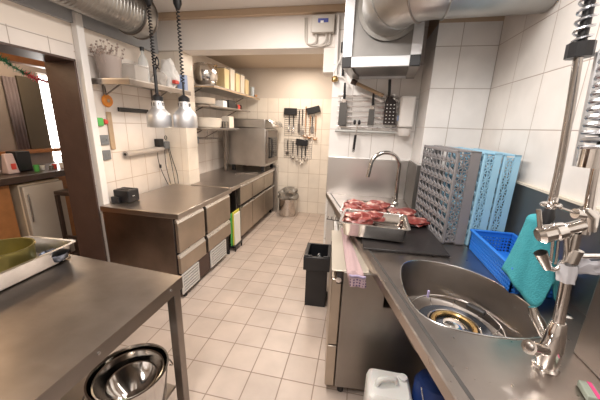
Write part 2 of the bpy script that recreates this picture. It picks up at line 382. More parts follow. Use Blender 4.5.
# ------------------------------------------------------------------ near left table
TX = -.838
t = thing('work_table', 'large steel work table in the near left corner', 'table', (-1.5, .5, 0))
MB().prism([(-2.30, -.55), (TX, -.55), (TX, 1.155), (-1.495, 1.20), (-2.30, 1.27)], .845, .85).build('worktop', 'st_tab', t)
fa = MB()
ed = [(TX, -.55), (TX, 1.155), (-1.495, 1.20), (-2.30, 1.27)]
for a, b in zip(ed, ed[1:]): fa.bar((a[0] - .004, a[1], .8145), (b[0] - .004, b[1] - .003, .8145), .008, .061)
fa.build('apron', 'st_d', t)
for i, (x, y) in enumerate(((TX - .030, 1.115), (TX - .030, -.5), (-2.25, 1.21), (-2.25, -.5))):
    MB().box(x - .024, x + .024, y - .024, y + .024, 0, .79).build('leg', 'st_d', t, bevel=.004)
MB().prism([(-2.26, -.5), (TX - .05, -.5), (TX - .05, 1.085), (-2.26, 1.19)], .185, .20).build('lower_shelf', 'st_d', t)
for y in (.66, 1.06):
    MB().lathe([(0, 0), (.006, 0), (.006, .004), (0, .006)], (TX, y, .825), 10, axis=(1, 0, 0)).build('bolt', 'st', t)
# GN pan on the table
def gn_pan(name, label, c, L_, W_, H_, mat='polst', rot=0, lip=.014):
    t = thing(name, label, 'food pan', c, (0, 0, rot))
    b = MB(); o = rrect(-L_ / 2, L_ / 2, -W_ / 2, W_ / 2, .03); n = len(o)
    def sc2(p, k): return (p[0] - math.copysign(k, p[0]), p[1] - math.copysign(k, p[1]))
    levels = [(0, H_ - .004), (0, H_), (lip, H_), (lip + .004, H_ - .006), (lip + .016, .012), (lip + .03, .002)]
    rings = []
    for k, z in levels: rings.append([b.bm.verts.new((*sc2(p, k), z)) for p in o])
    for A, B in zip(rings, rings[1:]):
        for i in range(n): b.bm.faces.new((A[i], A[(i + 1) % n], B[(i + 1) % n], B[i]))
    b.bm.faces.new(rings[-1])
    b.build('tray_body', mat, t, local=True, solid=.0015)
    return t
gn_pan('food_pan', 'deep rectangular steel pan at the left edge of the work table', (-1.668, .92, .8515), .54, .335, .10, 'st', PI / 2 + .06)
t = thing('cooking_pot', 'green gold sheen cooking pot standing in the table pan', 'pot', (-1.69, .955, .858))
MB().lathe([(0, 0), (.10, 0), (.115, .02), (.122, .135), (.126, .138), (.118, .137), (.111, .022), (0, .008)], (-1.69, .955, .858), 44).build('pot_body', 'greengold', t)
MB().tube(arc((-1.69, 1.077, .965), .022, 0, PI, 8, (1, 0, 0), (0, 1, 0)), .004, 6).build('handle', 'gold', t)
t = thing('mixing_bowl', 'small dark shiny bowl at the far end of the table pan', 'bowl', (-1.575, 1.105, .858))
MB().lathe([(0, 0), (.03, 0), (.055, .02), (.066, .055), (.064, .055), (.052, .022), (.028, .004), (0, .003)], (-1.575, 1.105, .858), 32).build('bowl_body', plain('blue_black_steel', (.12, .14, .18), .14, 1), t)
t = thing('ring_stopper', 'small brass ring lying behind the pan near the brown doorway lining', 'ring', (-1.60, 1.175, .851))
MB().tube(arc((-1.60, 1.175, .858), .018, 0, 2 * PI, 20, (1, 0, 0), (0, 1, 0))[:-1], .005, 8, closed=True).build('ring', 'gold', t)
# bucket and bowls on the lower shelf
c = (-.965, .885)
t = thing('steel_bucket', 'big dark steel tub on the shelf under the work table', 'tub', (*c, .20))
MB().lathe([(0, 0), (.125, 0), (.135, .012), (.165, .285), (.170, .290), (.162, .290), (.131, .016), (0, .006)], (*c, .201), 48).build('tub_body', 'polst', t)
for a in (.9, 4.0):
    px, py = c[0] + .168 * math.cos(a), c[1] + .168 * math.sin(a)
    MB().tube(arc((px, py, .44), .03, 0, PI, 10, (-math.sin(a), math.cos(a), 0), (math.cos(a) * .6, math.sin(a) * .6, -.8)), .004, 6).build('handle', 'polst', t)
t = thing('steel_bowl', 'dark outer steel bowl nested inside the big tub', 'bowl', (*c, .30))
MB().lathe([(.0, 0), (.06, 0), (.125, .08), (.145, .165), (.148, .168), (.141, .166), (.121, .082), (.056, .006), (0, .004)], (*c, .305), 40).build('bowl_body', 'polst', t)
t = thing('steel_bowl', 'shiny small steel bowl on top inside the tub', 'bowl', (c[0] + .01, c[1], .36))
MB().lathe([(.0, 0), (.04, 0), (.085, .05), (.105, .105), (.108, .107), (.101, .106), (.081, .052), (.038, .005), (0, .003)], (c[0] + .01, c[1], .335), 40).build('bowl_body', 'chrome', t)

# ------------------------------------------------------------------ left refrigerated counter
FX = -1.492
def drawer_front(parent, y0, y1, z0, z1, lip=.035):
    d = MB().box(FX - .03, FX, y0, y1, z0, z1 - lip).build('drawer', 'st_warm', parent, bevel=.004)
    MB().hexa([(FX - .03, y0, z1 - lip), (FX, y0, z1 - lip), (FX, y1, z1 - lip), (FX - .03, y1, z1 - lip)],
              [(FX - .03, y0, z1), (FX - .022, y0, z1), (FX - .022, y1, z1), (FX - .03, y1, z1)]).build('handle_lip', 'st_b', d)
    return d
t = thing('refrigerated_counter', 'steel refrigerated counter with four drawers and two white grilles by the doorway', 'counter', (-1.9, 2.58, 0))
MB().box(-2.278, -1.474, 2.045, 3.115, .80, .85).build('worktop', 'st_top2', t, bevel=.005)
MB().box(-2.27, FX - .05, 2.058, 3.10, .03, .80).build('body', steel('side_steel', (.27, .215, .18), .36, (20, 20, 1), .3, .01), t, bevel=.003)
MB().box(FX - .05, FX - .042, 2.06, 3.10, .03, .80).build('inner_frame', 'gdark', t)
for y0, y1 in ((2.055, 2.495), (2.545, 3.095)):
    drawer_front(t, y0, y1, .475, .79); drawer_front(t, y0, y1, .265, .455)
for y0, y1 in ((2.055, 2.34), (2.58, 2.95)):
    g = MB(); g.box(FX - .012, FX, y0, y0 + .02, .05, .25).box(FX - .012, FX, y1 - .02, y1, .05, .25)
    for k in range(7):
        z = .055 + k * .0305; g.box(FX - .014, FX + .002, y0 + .015, y1 - .015, z, z + .015)
    g.build('grille', 'grille', t)
    MB().box(FX - .04, FX - .02, y0, y1, .05, .25).build('grille_recess', 'gdark', t)
MB().box(FX - .04, FX - .012, 2.345, 2.575, .04, .26).build('control_panel', plain('dark_brown_panel', (.06, .03, .022), .5), t, bevel=.003)
for x, y in ((-1.52, 2.12), (-1.52, 3.06), (-2.2, 2.12), (-2.2, 3.06)): MB().lathe([(0, 0), (.02, 0), (.02, .03), (0, .03)], (x, y, 0), 12).build('foot', 'blk', t)

# chopping boards standing in the gap
for i, (x, m, nm, y0, y1, z1) in enumerate([(-1.475, 'wboard', 'white chopping board with yellow edge standing upright between the counters', 3.165, 3.335, .50), (-1.492, 'yellow', 'yellow chopping board standing behind the white board', 3.155, 3.345, .53), (-1.512, 'green', 'green chopping board standing innermost in the gap', 3.13, 3.33, .51)]):
    o = MB().box(x - .007, x + .007, y0, y1, .075, z1).build('chopping_board', m, bevel=.003)
    tag(o, nm, 'chopping board')
t = thing('board_rack', 'small black rack on the floor holding upright chopping boards', 'rack', (-1.49, 3.24, 0))
MB().box(-1.56, -1.45, 3.13, 3.35, .055, .074).build('base', 'blk', t, bevel=.002)
for x, y in ((-1.55, 3.14), (-1.46, 3.14), (-1.55, 3.34), (-1.46, 3.34)): MB().box(x - .008, x + .008, y - .008, y + .008, 0, .055).build('leg', 'blk', t)
MB().box(-1.56, -1.53, 3.345, 3.352, .074, .20).build('side_guard', 'blk', t)

t = thing('drawer_counter', 'long steel drawer counter running to the back wall', 'counter', (-1.9, 4.2, 0))
MB().box(-2.335, -1.474, 3.365, 4.96, .81, .86).box(-2.035, -1.474, 3.123, 3.365, .81, .86).build('worktop', 'st_top2', t, bevel=.004)
MB().box(-2.33, FX - .05, 3.38, 4.95, .06, .81).build('body', 'st_d', t, bevel=.003)
ys = [3.40, 3.86, 4.40, 4.94]
for a, b in zip(ys, ys[1:]):
    MB().box(FX - .045, FX, a + .012, b - .012, .56, .79).build('drawer', 'st_warm', t, bevel=.004)
    MB().box(FX - .045, FX, a + .012, b - .012, .10, .51).build('door', 'st_warm', t, bevel=.004)
    h = MB(); h.tube([(FX + .02, a + .03, .53), (FX + .02, b - .03, .53)], .009, 8)
    for y in (a + .05, b - .05): h.tube([(FX - .02, y, .53), (FX + .02, y, .53)], .006, 6)
    h.build('handle', 'st_b', t)
MB().box(FX - .05, FX - .042, 3.40, 4.94, .08, .80).build('inner_frame', 'gdark', t)
MB().box(-1.515, -1.435, 4.965, 5.06, 0, .895).build('end_post', 'st', t, bevel=.005)
MB().box(FX, FX + .02, 3.385, 4.96, .805, .832).build('front_rail', 'st_b', t, bevel=.003)
for y in (3.42, 4.9): MB().box(-1.56, -1.52, y - .02, y + .02, 0, .06).build('foot', 'blk', t)

# oven
t = thing('combi_oven', 'steel oven standing at the far end of the drawer counter', 'oven', (-1.73, 4.6, .86))
MB().box(-2.10, -1.46, 4.36, 4.97, .955, 1.56).build('body', 'st', t, bevel=.008)
MB().box(-1.46, -1.425, 4.38, 4.95, 1.0, 1.53).build('door', 'st_d', t, bevel=.006)
MB().box(-1.424, -1.418, 4.46, 4.88, 1.08, 1.42).build('door_glass', plain('oven_glass', (.02, .02, .02), .1), t)
MB().tube(smooth_path([(-1.425, 4.43, 1.10), (-1.375, 4.43, 1.13), (-1.375, 4.43, 1.38), (-1.425, 4.43, 1.41)], 4), .012, 8).build('handle', 'blk', t)
hd = MB().grid(8, 2, lambda u, v: (-1.46 + .12 * math.sin(u * PI / 2), 4.36 + .61 * v, 1.70 - .12 * (1 - math.cos(u * PI / 2))))
hd.build('hood', 'st_b', t, solid=.006)
MB().box(-2.10, -1.465, 4.37, 4.96, 1.565, 1.70).build('top_housing', 'st', t, bevel=.01)
for x, y in ((-1.52, 4.42), (-1.52, 4.9), (-2.04, 4.42), (-2.04, 4.9)): MB().box(x - .025, x + .025, y - .025, y + .025, .861, .954).build('foot', 'blk', t)
tag(MB().box(-2.12, -2.08, 4.22, 4.30, .861, 1.60).build('dark_upright', 'st_d', bevel=.003), 'dark upright strip left of the oven side', 'dark_bar')  # plain dark upright box left of the oven
tag(MB().tube(smooth_path([(-1.80, 4.02, .872), (-1.75, 4.08, .872), (-1.65, 4.10, .872), (-1.55, 4.22, .872)], 4), .009, 6).lathe([(0, 0), (.03, 0), (.03, .02), (0, .02)], (-1.82, 4.0, .861), 16).build('ladle', 'st_d'), 'dark ladle lying on the worktop before the oven', 'ladle')

# toaster-like black box
t = thing('small_toaster', 'black box appliance on the counter corner beside the white trunking', 'appliance', (-2.17, 2.26, .85))
MB().box(-2.27, -2.10, 2.20, 2.34, .851, .975).build('body', 'blk', t, bevel=.012)
MB().box(-2.275, -2.19, 2.172, 2.20, .851, .91).build('front_ledge', 'blk', t, bevel=.005)
MB().box(-2.25, -2.13, 2.225, 2.245, .975, .979).box(-2.25, -2.13, 2.285, 2.305, .975, .979).build('slot', 'gdark', t)
MB().box(-2.10, -2.097, 2.25, 2.275, .91, .915).build('mark', 'grille', t)

# ------------------------------------------------------------------ left wall shelf and things
t = thing('wall_shelf', 'steel wall shelf above the refrigerated counter', 'shelf', (-2.14, 2.65, 1.95))
MB().box(-2.338, -1.935, 2.195, 3.10, 1.955, 1.965).build('shelf_board', 'st', t)
MB().box(-1.943, -1.935, 2.195, 3.10, 1.915, 1.955).box(-2.338, -1.943, 2.195, 2.203, 1.915, 1.955).build('shelf_edge', 'st_d', t)
for y in (2.32, 2.95): MB().bar((-2.332, y, 1.82), (-2.332, y, 1.954), .02, .008).bar((-2.33, y, 1.83), (-2.12, y, 1.948), .012, .008).build('bracket', 'st_d', t)
# dried flowers in clear box
t = thing('flower_vase', 'clear vase of dried flowers at the near end of the wall shelf', 'vase', (-2.17, 2.32, 1.966))
MB().lathe([(0, 0), (.075, 0), (.085, .02), (.105, .19), (.103, .19), (.083, .022), (0, .006)], (-2.225, 2.305, 1.966), 20).build('vase_body', plain('smoky_plastic', (.50, .42, .38), .3, Alpha=.6), t)
b = MB()
for k in range(70):
    a = random.uniform(0, 2 * PI); r0 = random.uniform(0, .05); r1 = random.uniform(.03, .13)
    p1 = (-2.225 + max(-.10, r1 * math.cos(a)), 2.305 + r1 * math.sin(a) * 1.1, 1.966 + random.uniform(.18, .30))
    b.tube([(-2.225 + r0 * math.cos(a), 2.305 + r0 * math.sin(a), 1.98), p1], .0015, 3, caps=False)
    b.blob(p1, (.009, .009, .009), .3, 5, k, 1)
b.build('dried_flowers', 'herb', t)
def lidbox(name, label, x0, x1, y0, y1, z0, z1, mat, lid):
    t = thing(name, label, 'container', ((x0 + x1) / 2, (y0 + y1) / 2, z0))
    MB().hexa([(x0 + .008, y0 + .008, z0), (x1 - .008, y0 + .008, z0), (x1 - .008, y1 - .008, z0), (x0 + .008, y1 - .008, z0)], [(x0, y0, z1 - .012), (x1, y0, z1 - .012), (x1, y1, z1 - .012), (x0, y1, z1 - .012)]).build('tub', mat, t, bevel=.006)
    MB().box(x0 - .003, x1 + .003, y0 - .003, y1 + .003, z1 - .0115, z1).build('lid', lid, t, bevel=.003); return t
lidbox('plastic_container', 'low translucent box between the dried flowers and the bottle', -2.32, -2.08, 2.44, 2.62, 1.966, 2.13, 'clear', 'clear')
t = thing('glass_bottle', 'clear bottle with a black cap on the wall shelf', 'bottle', (-2.05, 2.60, 1.966))
MB().lathe([(0, 0), (.048, 0), (.05, .01), (.05, .20), (.042, .25), (.014, .30), (.014, .33), (0, .33)], (-2.20, 2.705, 1.966), 20).build('bottle_body', 'glassb', t)
MB().lathe([(0, 0), (.020, 0), (.020, .035), (0, .035)], (-2.20, 2.705, 2.296), 14).build('cap', 'blk', t)
tag(MB().blob((-2.12, 2.82, 2.045), (.08, .05, .08), .2, 5, 9).build('plastic_bag', 'clear'), 'crumpled clear plastic bag right of the black capped bottle', 'bag')
t = thing('paper_package', 'white paper packages with red print beside the lamp cord', 'package', (-2.08, 2.96, 1.966))
MB().blob((-2.10, 2.955, 2.11), (.10, .065, .15), .25, 7, 4, 4).build('wrapping', 'paper', t)
MB().box(-2.03, -1.985, 2.90, 2.97, 2.02, 2.055).build('red_print', 'red', t, bevel=.006)
tag(MB().box(-2.06, -1.96, 3.035, 3.09, 1.966, 2.13).build('paper_box', 'pblue', bevel=.004), 'small pale blue box at the far end of the near wall shelf', 'box')
# hanging / mounted things on the left wall
t = thing('orange_timer', 'orange round thing hanging below the wall shelf', 'timer', (-2.33, 2.33, 1.78))
MB().lathe([(0, 0), (.05, 0), (.058, .012), (.05, .026), (0, .03)], (-2.337, 2.335, 1.79), 28, axis=(1, 0, 0)).build('disc', 'orange', t)
MB().tube([(-2.325, 2.335, 1.845), (-2.325, 2.33, 1.915)], .004, 6).build('hook', 'blk', t)
MB().lathe([(0, 0), (.016, 0), (.016, .004), (0, .004)], (-2.306, 2.33, 1.79), 14, axis=(1, 0, 0)).build('dial', 'wood', t)
t = thing('magnet_clip', 'green and red clip stuck to the wall above the sockets', 'clip', (-2.33, 2.25, 1.6))
MB().box(-2.339, -2.315, 2.195, 2.26, 1.56, 1.635).build('green_clip', 'green', t, bevel=.01)
MB().lathe([(0, 0), (.025, 0), (.02, .02), (0, .024)], (-2.339, 2.29, 1.60), 16, axis=(1, 0, 0)).build('red_knob', 'red', t)
for z, lb in ((1.435, 'upper grey wall socket next to the white trunking'), (1.295, 'lower grey wall socket next to the white trunking')):
    t = thing('wall_socket', lb, 'socket', (-2.34, 2.245, z))
    MB().box(-2.338, -2.318, 2.20, 2.29, z - .045, z + .045).build('plate', 'sock', t, bevel=.005)
    MB().lathe([(.018, 0), (.02, .003), (.016, .003), (.015, -.005), (0, -.005)], (-2.318, 2.245, z), 18, axis=(1, 0, 0)).build('outlet', 'sock', t)
tag(MB().box(-2.339, -2.325, 2.31, 2.365, 1.34, 1.69).build('wooden_paddle', 'wood', bevel=.006), 'narrow pale wooden strip hanging under the orange disc', 'strip')
tag(MB().box(-2.339, -2.32, 2.455, 2.86, 1.70, 1.74).build('magnetic_strip', 'blk', bevel=.003), 'black magnetic knife strip on the left wall', 'strip')
t = thing('foil_roll', 'grey roll mounted horizontally on the left wall', 'roll', (-2.30, 2.7, 1.3))
MB().tube([(-2.30, 2.44, 1.285), (-2.30, 3.0, 1.30)], .032, 18).build('tube', 'pipe', t)
MB().tube([(-2.30, 2.435, 1.285), (-2.30, 2.441, 1.285)], .014, 12).build('core', 'gdark', t)
for y in (2.55, 2.9): MB().box(-2.338, -2.325, y, y + .02, 1.275, 1.305).build('bracket', 'st_d', t)
# chargers
t = thing('charger_unit', 'pair of black chargers with hanging cables beside the pilaster', 'charger', (-2.31, 3.0, 1.34))
MB().box(-2.339, -2.27, 2.92, 3.00, 1.33, 1.42).build('charger_body', 'blk', t, bevel=.008)
MB().box(-2.339, -2.255, 3.005, 3.09, 1.30, 1.385).build('charger_body', 'sock', t, bevel=.008)
MB().box(-2.265, -2.258, 3.02, 3.06, 1.335, 1.365).build('screen', 'grille', t)
MB().tube(arc((-2.30, 3.08, 1.43), .022, 0, 2 * PI, 14, (0, 1, 0), (0, 0, 1))[:-1], .004, 6, closed=True).build('cable_loop', 'blk', t)
for pts in ([(-2.30, 2.93, 1.33), (-2.30, 2.91, 1.2), (-2.30, 2.95, 1.05), (-2.24, 2.97, .87)], [(-2.29, 3.03, 1.30), (-2.30, 3.04, 1.1), (-2.25, 3.03, .87)], [(-2.28, 3.08, 1.31), (-2.27, 3.10, 1.15), (-2.22, 3.06, .98), (-2.20, 3.05, .87)], [(-2.27, 3.09, 1.31), (-2.26, 3.105, 1.2), (-2.20, 3.10, 1.0), (-2.17, 3.07, .87)]):
    MB().tube(smooth_path(pts, 6), .004, 6).build('cable', 'blk', t)
MB().box(-2.31, -2.29, 2.93, 2.95, 1.08, 1.12).build('cable_switch', 'blk', t, bevel=.003)

# shelves beyond the pilaster
def shelf(label, x1, y0, y1, z, edge=.03):
    t = thing('wall_shelf', label, 'shelf', (-2.2, (y0 + y1) / 2, z))
    MB().box(-2.338, x1, y0, y1, z - .012, z).build('shelf_board', 'st', t)
    MB().box(x1 - .006, x1, y0, y1, z - edge, z - .0125).box(-2.338, x1 - .0065, y0, y0 + .006, z - edge, z - .0125).build('shelf_edge', 'wood' if z > 1.95 else 'st_d', t)
    for y in (y0 + .15, y1 - .15): MB().bar((-2.33, y, z - .16), (-2.05, y, z - .016), .008, .012).build('bracket', 'st_d', t)
shelf('top wall shelf with the silver pot beyond the pilaster', -1.80, 3.40, 5.06, 2.075)
shelf('middle wall shelf under the silver pot', -1.86, 3.40, 4.75, 1.84, .025)
shelf('lowest wall shelf at eye height before the oven', -1.82, 3.40, 4.18, 1.555)
t = thing('silver_pot', 'round silver pot with handles at the near end of the top shelf', 'pot', (-2.03, 3.62, 2.076))
MB().lathe([(0, 0), (.09, 0), (.135, .04), (.16, .13), (.148, .22), (.135, .26), (.142, .266), (.130, .265), (.138, .22), (.150, .13), (.12, .045), (0, .01)], (-2.02, 3.60, 2.076), 32).build('pot_body', 'polst', t)
for sgn in (1, -1): MB().tube(arc((-2.02 + .14 * sgn, 3.60, 2.315), .03, 0, PI, 8, (0, 1, 0), (.7 * sgn, 0, .7)), .005, 6).build('handle', 'gold', t)
MB().blob((-2.02, 3.60, 2.32), (.11, .11, .035), .3, 6, 4, 2).build('contents', plain('brown_contents', (.30, .16, .07), .7), t)
jl = ['nearest', 'second', 'third', 'fourth', 'fifth']
for i in range(5):
    y = 3.93 + i * .19; x = -1.98; h = (.30, .33, .30, .31, .27)[i]
    tt = lidbox('food_container', f'tall yellowish food container on the top shelf, {jl[i]} from the silver pot', x - .08, x + .07, y, y + .15, 2.076, 2.076 + h, 'cream' if i % 2 == 0 else 'cream2', 'clear')
    tt['group'] = 'tall containers on the top shelf'
t = thing('water_glass', 'tall clear glass right of the yellowish containers', 'glass', (-1.87, 4.88, 2.076))
MB().lathe([(0, 0), (.03, 0), (.036, .16), (.034, .16), (.028, .006), (0, .006)], (-1.87, 4.88, 2.076), 20).build('glass_body', plain('bluish_glass', (.6, .68, .75), .1, Alpha=.6), t)
tag(MB().lathe([(0, 0), (.03, 0), (.035, .05), (.032, .05), (.027, .006), (0, .006)], (-1.86, 5.0, 2.076), 18).build('small_cup', 'copper'), 'small copper coloured cup at the far end of the top shelf', 'cup')
# middle shelf
for i, (y, r, h) in enumerate(((3.58, .16, .055),)):
    b = MB()
    for k in range(4): b.lathe([(.04, k * .018), (r * .9, k * .018 + .02), (r, k * .018 + .04), (r * .98, k * .018 + .04), (.04, k * .018 + .008)], (-2.06, y, 1.841), 28)
    tag(b.build('bowl_stack', 'cream2'), 'stack of pale bowls on the middle shelf', 'bowls')
tag(MB().box(-2.06, -1.90, 3.83, 3.95, 1.841, 1.93).build('carton', 'paper', bevel=.004), 'small white carton between bowls and black box on the middle shelf', 'box')
tag(MB().box(-2.04, -1.885, 3.98, 4.22, 1.841, 1.95).build('black_box', 'blk', bevel=.006), 'black box on the middle shelf', 'box')
for i, (y, m, lb) in enumerate(((4.30, 'darkwood', 'dark jar just right of the black shelf box'), (4.38, 'red', 'red brown jar on the middle shelf'), (4.46, 'darkwood', 'dark jar furthest right on the middle shelf'))):
    tag(MB().lathe([(0, 0), (.03, 0), (.032, .05), (.022, .06), (.022, .07), (0, .07)], (-1.92, y, 1.841), 16).build('spice_jar', m), lb, 'jar')
# lowest shelf
t = thing('ceramic_crock', 'wide pale crock on the lowest shelf beside the heat lamp', 'crock', (-1.97, 3.56, 1.556))
MB().lathe([(0, 0), (.14, 0), (.16, .015), (.175, .11), (.18, .115), (.168, .115), (.15, .02), (0, .01)], (-2.01, 3.60, 1.556), 32).build('crock_body', 'cream2', t)
MB().lathe([(.0, 0), (.17, 0), (.17, .012), (0, .02)], (-2.01, 3.60, 1.672), 28).build('lid', 'cream2', t)
t = thing('wire_stand', 'small dark wire stand right of the pale crock', 'stand', (-1.92, 3.83, 1.556))
b = MB()
for x in (-1.97, -1.88):
    for y in (3.82, 3.92): b.box(x - .004, x + .004, y - .004, y + .004, 1.556, 1.64)
b.box(-1.975, -1.875, 3.815, 3.925, 1.635, 1.643).box(-1.975, -1.875, 3.815, 3.925, 1.556, 1.562); b.build('frame', 'gdark', t)
tag(MB().box(-2.0, -1.88, 3.97, 4.12, 1.556, 1.72).build('cream_carton', 'cream2', bevel=.005), 'cream carton at the oven end of the lowest shelf', 'box')
t = thing('hanging_rack', 'wire rack hanging below the lowest shelf with a grey bin', 'rack', (-2.1, 3.5, 1.40))
b = MB()
for y in (3.45, 3.60, 3.75, 3.90): b.tube([(-2.24, y, 1.41), (-1.95, y, 1.41)], .003, 5); b.tube([(-1.95, y, 1.41), (-1.95, y, 1.53)], .003, 5)
for x in (-2.24, -2.1, -1.95): b.tube([(x, 3.45, 1.41), (x, 3.90, 1.41)], .003, 5)
b.build('wire_basket', 'st_d', t)
MB().box(-2.22, -2.08, 3.40, 3.46, 1.35, 1.44).build('grey_bin', 'sock', t, bevel=.006)

# ------------------------------------------------------------------ spiral duct, left
DX, DZ, DR = -2.10, 2.555, .165
t = thing('spiral_duct', 'ribbed galvanised ventilation duct along the left ceiling', 'duct', (DX, 1.9, DZ))
MB().tube([(DX, .3, DZ), (DX, 2.50, DZ)], DR, 40).build('duct_body', 'galv', t)
N_ = 60
pts = []
for i in range(N_ * 18 + 1):
    a = 2 * PI * i / 18; pts.append((DX + (DR + .001) * math.cos(a), .35 + 2.1 * i / (N_ * 18), DZ + (DR + .001) * math.sin(a)))
MB().tube(pts, .0042, 4).build('spiral_seam', 'galv', t)
MB().tube([(DX, 2.46, DZ), (DX, 2.62, DZ)], DR + .012, 40).build('end_collar', 'galv', t)
for y in (2.47, 2.61): MB().tube(arc((DX, y, DZ), DR + .016, 0, 2 * PI, 40)[:-1], .007, 8, closed=True).build('rim_ring', 'st_d', t)

# ------------------------------------------------------------------ heat lamps
def heat_lamp(x, y, zb, label, thick):
    t = thing('heat_lamp', label, 'lamp', (x, y, zb), group='heat lamps over the left counter')
    MB().lathe([(.106, 0), (.108, .004), (.106, .10), (.098, .128), (.066, .160), (.054, .175), (.050, .235), (.046, .235), (.050, .172), (.062, .156), (.094, .126), (.102, .10), (.103, .003)], (0, 0, 0), 36).build('lamp_shade', 'alu', t, local=True)
    MB().lathe([(0, .232), (.050, .232), (.050, .268), (.03, .285), (.012, .295), (0, .295)], (0, 0, 0), 20).build('cap', 'blk', t, local=True)
    for k in range(8): MB().box(-.004, .004, .048, .055, .19, .22, Matrix.Rotation(k * PI / 4, 4, 'Z')).build('vent_slot', 'gdark', t, local=True)
    MB().lathe([(0, .03), (.04, .035), (.055, .065), (.04, .11), (.02, .15), (0, .15)], (0, 0, 0), 20).build('bulb', 'bulb', t, local=True)
    top = 2.748 - zb
    MB().tube(helix((0, 0, thick), (0, 0, top - .17), .013, 20), .0055, 6).build('coiled_cord', 'blk', t, local=True)
    MB().tube([(0, 0, .29), (0, 0, thick + .01)], .014 if thick > .4 else .009, 10).build('cord_sleeve', 'blk', t, local=True)
    MB().lathe([(0, top - .19), (.018, top - .18), (.035, top - .14), (.035, top), (0, top)], (0, 0, 0), 20).build('ceiling_holder', 'blk', t, local=True)
    return t
heat_lamp(-1.842, 2.40, 1.565, 'silver heat lamp nearer the wall with a long black sleeve on its cord', .52)
heat_lamp(-1.635, 2.5, 1.57, 'silver heat lamp on the aisle side, hanging from a coiled black cord', .40)
t = thing('cord_clip', 'small black clip bow on the left heat lamp cord', 'clip', (-1.80, 2.4, 2.2))
MB().tube(smooth_path([(-1.829, 2.4, 2.07), (-1.795, 2.4, 2.12), (-1.81, 2.4, 2.17), (-1.828, 2.4, 2.12), (-1.79, 2.39, 2.07)], 5), .006, 6).build('bow', 'blk', t)

# ------------------------------------------------------------------ back wall utensils
def wire_panel(label, x0, x1, z0, z1):
    t = thing('utensil_rack', label, 'rack', ((x0 + x1) / 2, 5.08, z0)); b = MB()
    n = max(3, int((z1 - z0) / .035))
    for i in range(n + 1): b.tube([(x0, 5.092, z0 + (z1 - z0) * i / n), (x1, 5.092, z0 + (z1 - z0) * i / n)], .0035, 5)
    for i in range(5): b.tube([(x0 + (x1 - x0) * i / 4, 5.096, z0), (x0 + (x1 - x0) * i / 4, 5.096, z1)], .003, 5)
    b.build('wire_grid', 'st_d', t); return t
wire_panel('upper wire grid on the back wall', -1.34, -.80, 1.44, 1.90)
wire_panel('lower wire grid on the back wall under the upper one', -1.34, -.82, 1.04, 1.38)
def blk_holder(label, x0, x1, z, tilt):
    R_ = Matrix.Translation(((x0 + x1) / 2, 5.056, z)) @ Matrix.Rotation(tilt, 4, 'Y'); w_ = (x1 - x0) / 2
    tag(MB().box(-w_, w_, -.025, .03, -.055, .055, R_).build('knife_holder', 'blk', bevel=.006), label, 'holder')
blk_holder('black holder at the upper left of the wire grid', -1.34, -1.11, 1.86, 0)
blk_holder('tilted black holder at the upper right of the wire grid', -.93, -.70, 1.89, -.25)
blk_holder('black holder in the middle of the lower wire grid', -1.11, -.89, 1.33, .1)
def utensil(x, z1, z0, kind, mat, label, y=5.078, dx=0):
    t = thing(kind, label, kind.split('_')[-1], (x, y, z1), group='utensils hanging on the back wall grids')
    xm = x + dx * .6; zm = z0 + (z1 - z0) * .35
    MB().tube([(x, y, z1), (xm, y, zm)], .009, 8).build('handle', 'blk' if mat != 'copper' else 'copper', t)
    if kind == 'ladle': MB().lathe([(0, -.03), (.025, -.024), (.042, 0), (.040, 0), (.023, -.02), (0, -.026)], (x + dx, y, z0 + .03), 18, axis=(0, -.6, .8)).tube([(xm, y, zm), (x + dx, y, z0 + .06)], .005, 6).build('bowl', mat, t)
    elif kind == 'kitchen_knife': MB().box(x + dx - .022, x + dx + .022, y - .0015, y + .0015, z0, zm + .01).build('blade', mat, t)
    else: MB().box(x + dx - .032, x + dx + .032, y - .002, y + .002, z0, z0 + (zm - z0) * .6).tube([(xm, y, zm), (x + dx, y, z0 + (zm - z0) * .6)], .005, 6).build('blade', mat, t)
utensil(-1.25, 1.80, 1.52, 'kitchen_knife', 'chrome', 'short bright knife under the upper left black holder')
utensil(-1.17, 1.80, 1.50, 'kitchen_knife', 'chrome', 'second bright knife under the upper left black holder')
utensil(-1.07, 1.88, 1.50, 'kitchen_knife', 'st_d', 'dark knife just right of the upper left holder')
utensil(-1.01, 1.90, 1.46, 'spatula', 'chrome', 'bright spatula in the middle of the upper grid')
utensil(-.95, 1.95, 1.42, 'ladle', 'copper', 'copper ladle hanging beside the tilted black holder')
utensil(-.87, 1.80, 1.40, 'ladle', 'copper', 'copper ladle hanging second from the right')
utensil(-.77, 1.80, 1.38, 'ladle', 'copper', 'copper ladle hanging furthest right')
utensil(-.83, 1.78, 1.50, 'kitchen_knife', 'chrome', 'bright blade under the tilted black holder')
utensil(-1.27, 1.36, 1.10, 'spatula', 'st_d', 'dark spatula at the left of the lower grid')
utensil(-1.17, 1.34, 1.02, 'ladle', 'polst', 'steel ladle hanging left of the lower black holder')
utensil(-1.08, 1.30, .98, 'ladle', 'chrome', 'shiny ladle hanging under the lower black holder')
utensil(-1.0, 1.27, .93, 'ladle', 'chrome', 'lowest hanging shiny ladle')
utensil(-.93, 1.26, 1.0, 'ladle', 'polst', 'steel ladle right of the lower black holder')
# bin
t = thing('steel_bin', 'round steel bin with a crumpled bag against the back wall', 'bin', (-1.20, 4.82, 0))
MB().lathe([(0, 0), (.15, 0), (.155, .01), (.158, .33), (.162, .335), (.150, .335), (.15, .02), (0, .01)], (-1.19, 4.84, 0.001), 36).build('bin_body', 'polst', t)
bb = MB().blob((-1.17, 4.83, .405), (.19, .19, .12), .22, 7, 2, 4)
bb.build('bin_bag', 'bag', t)

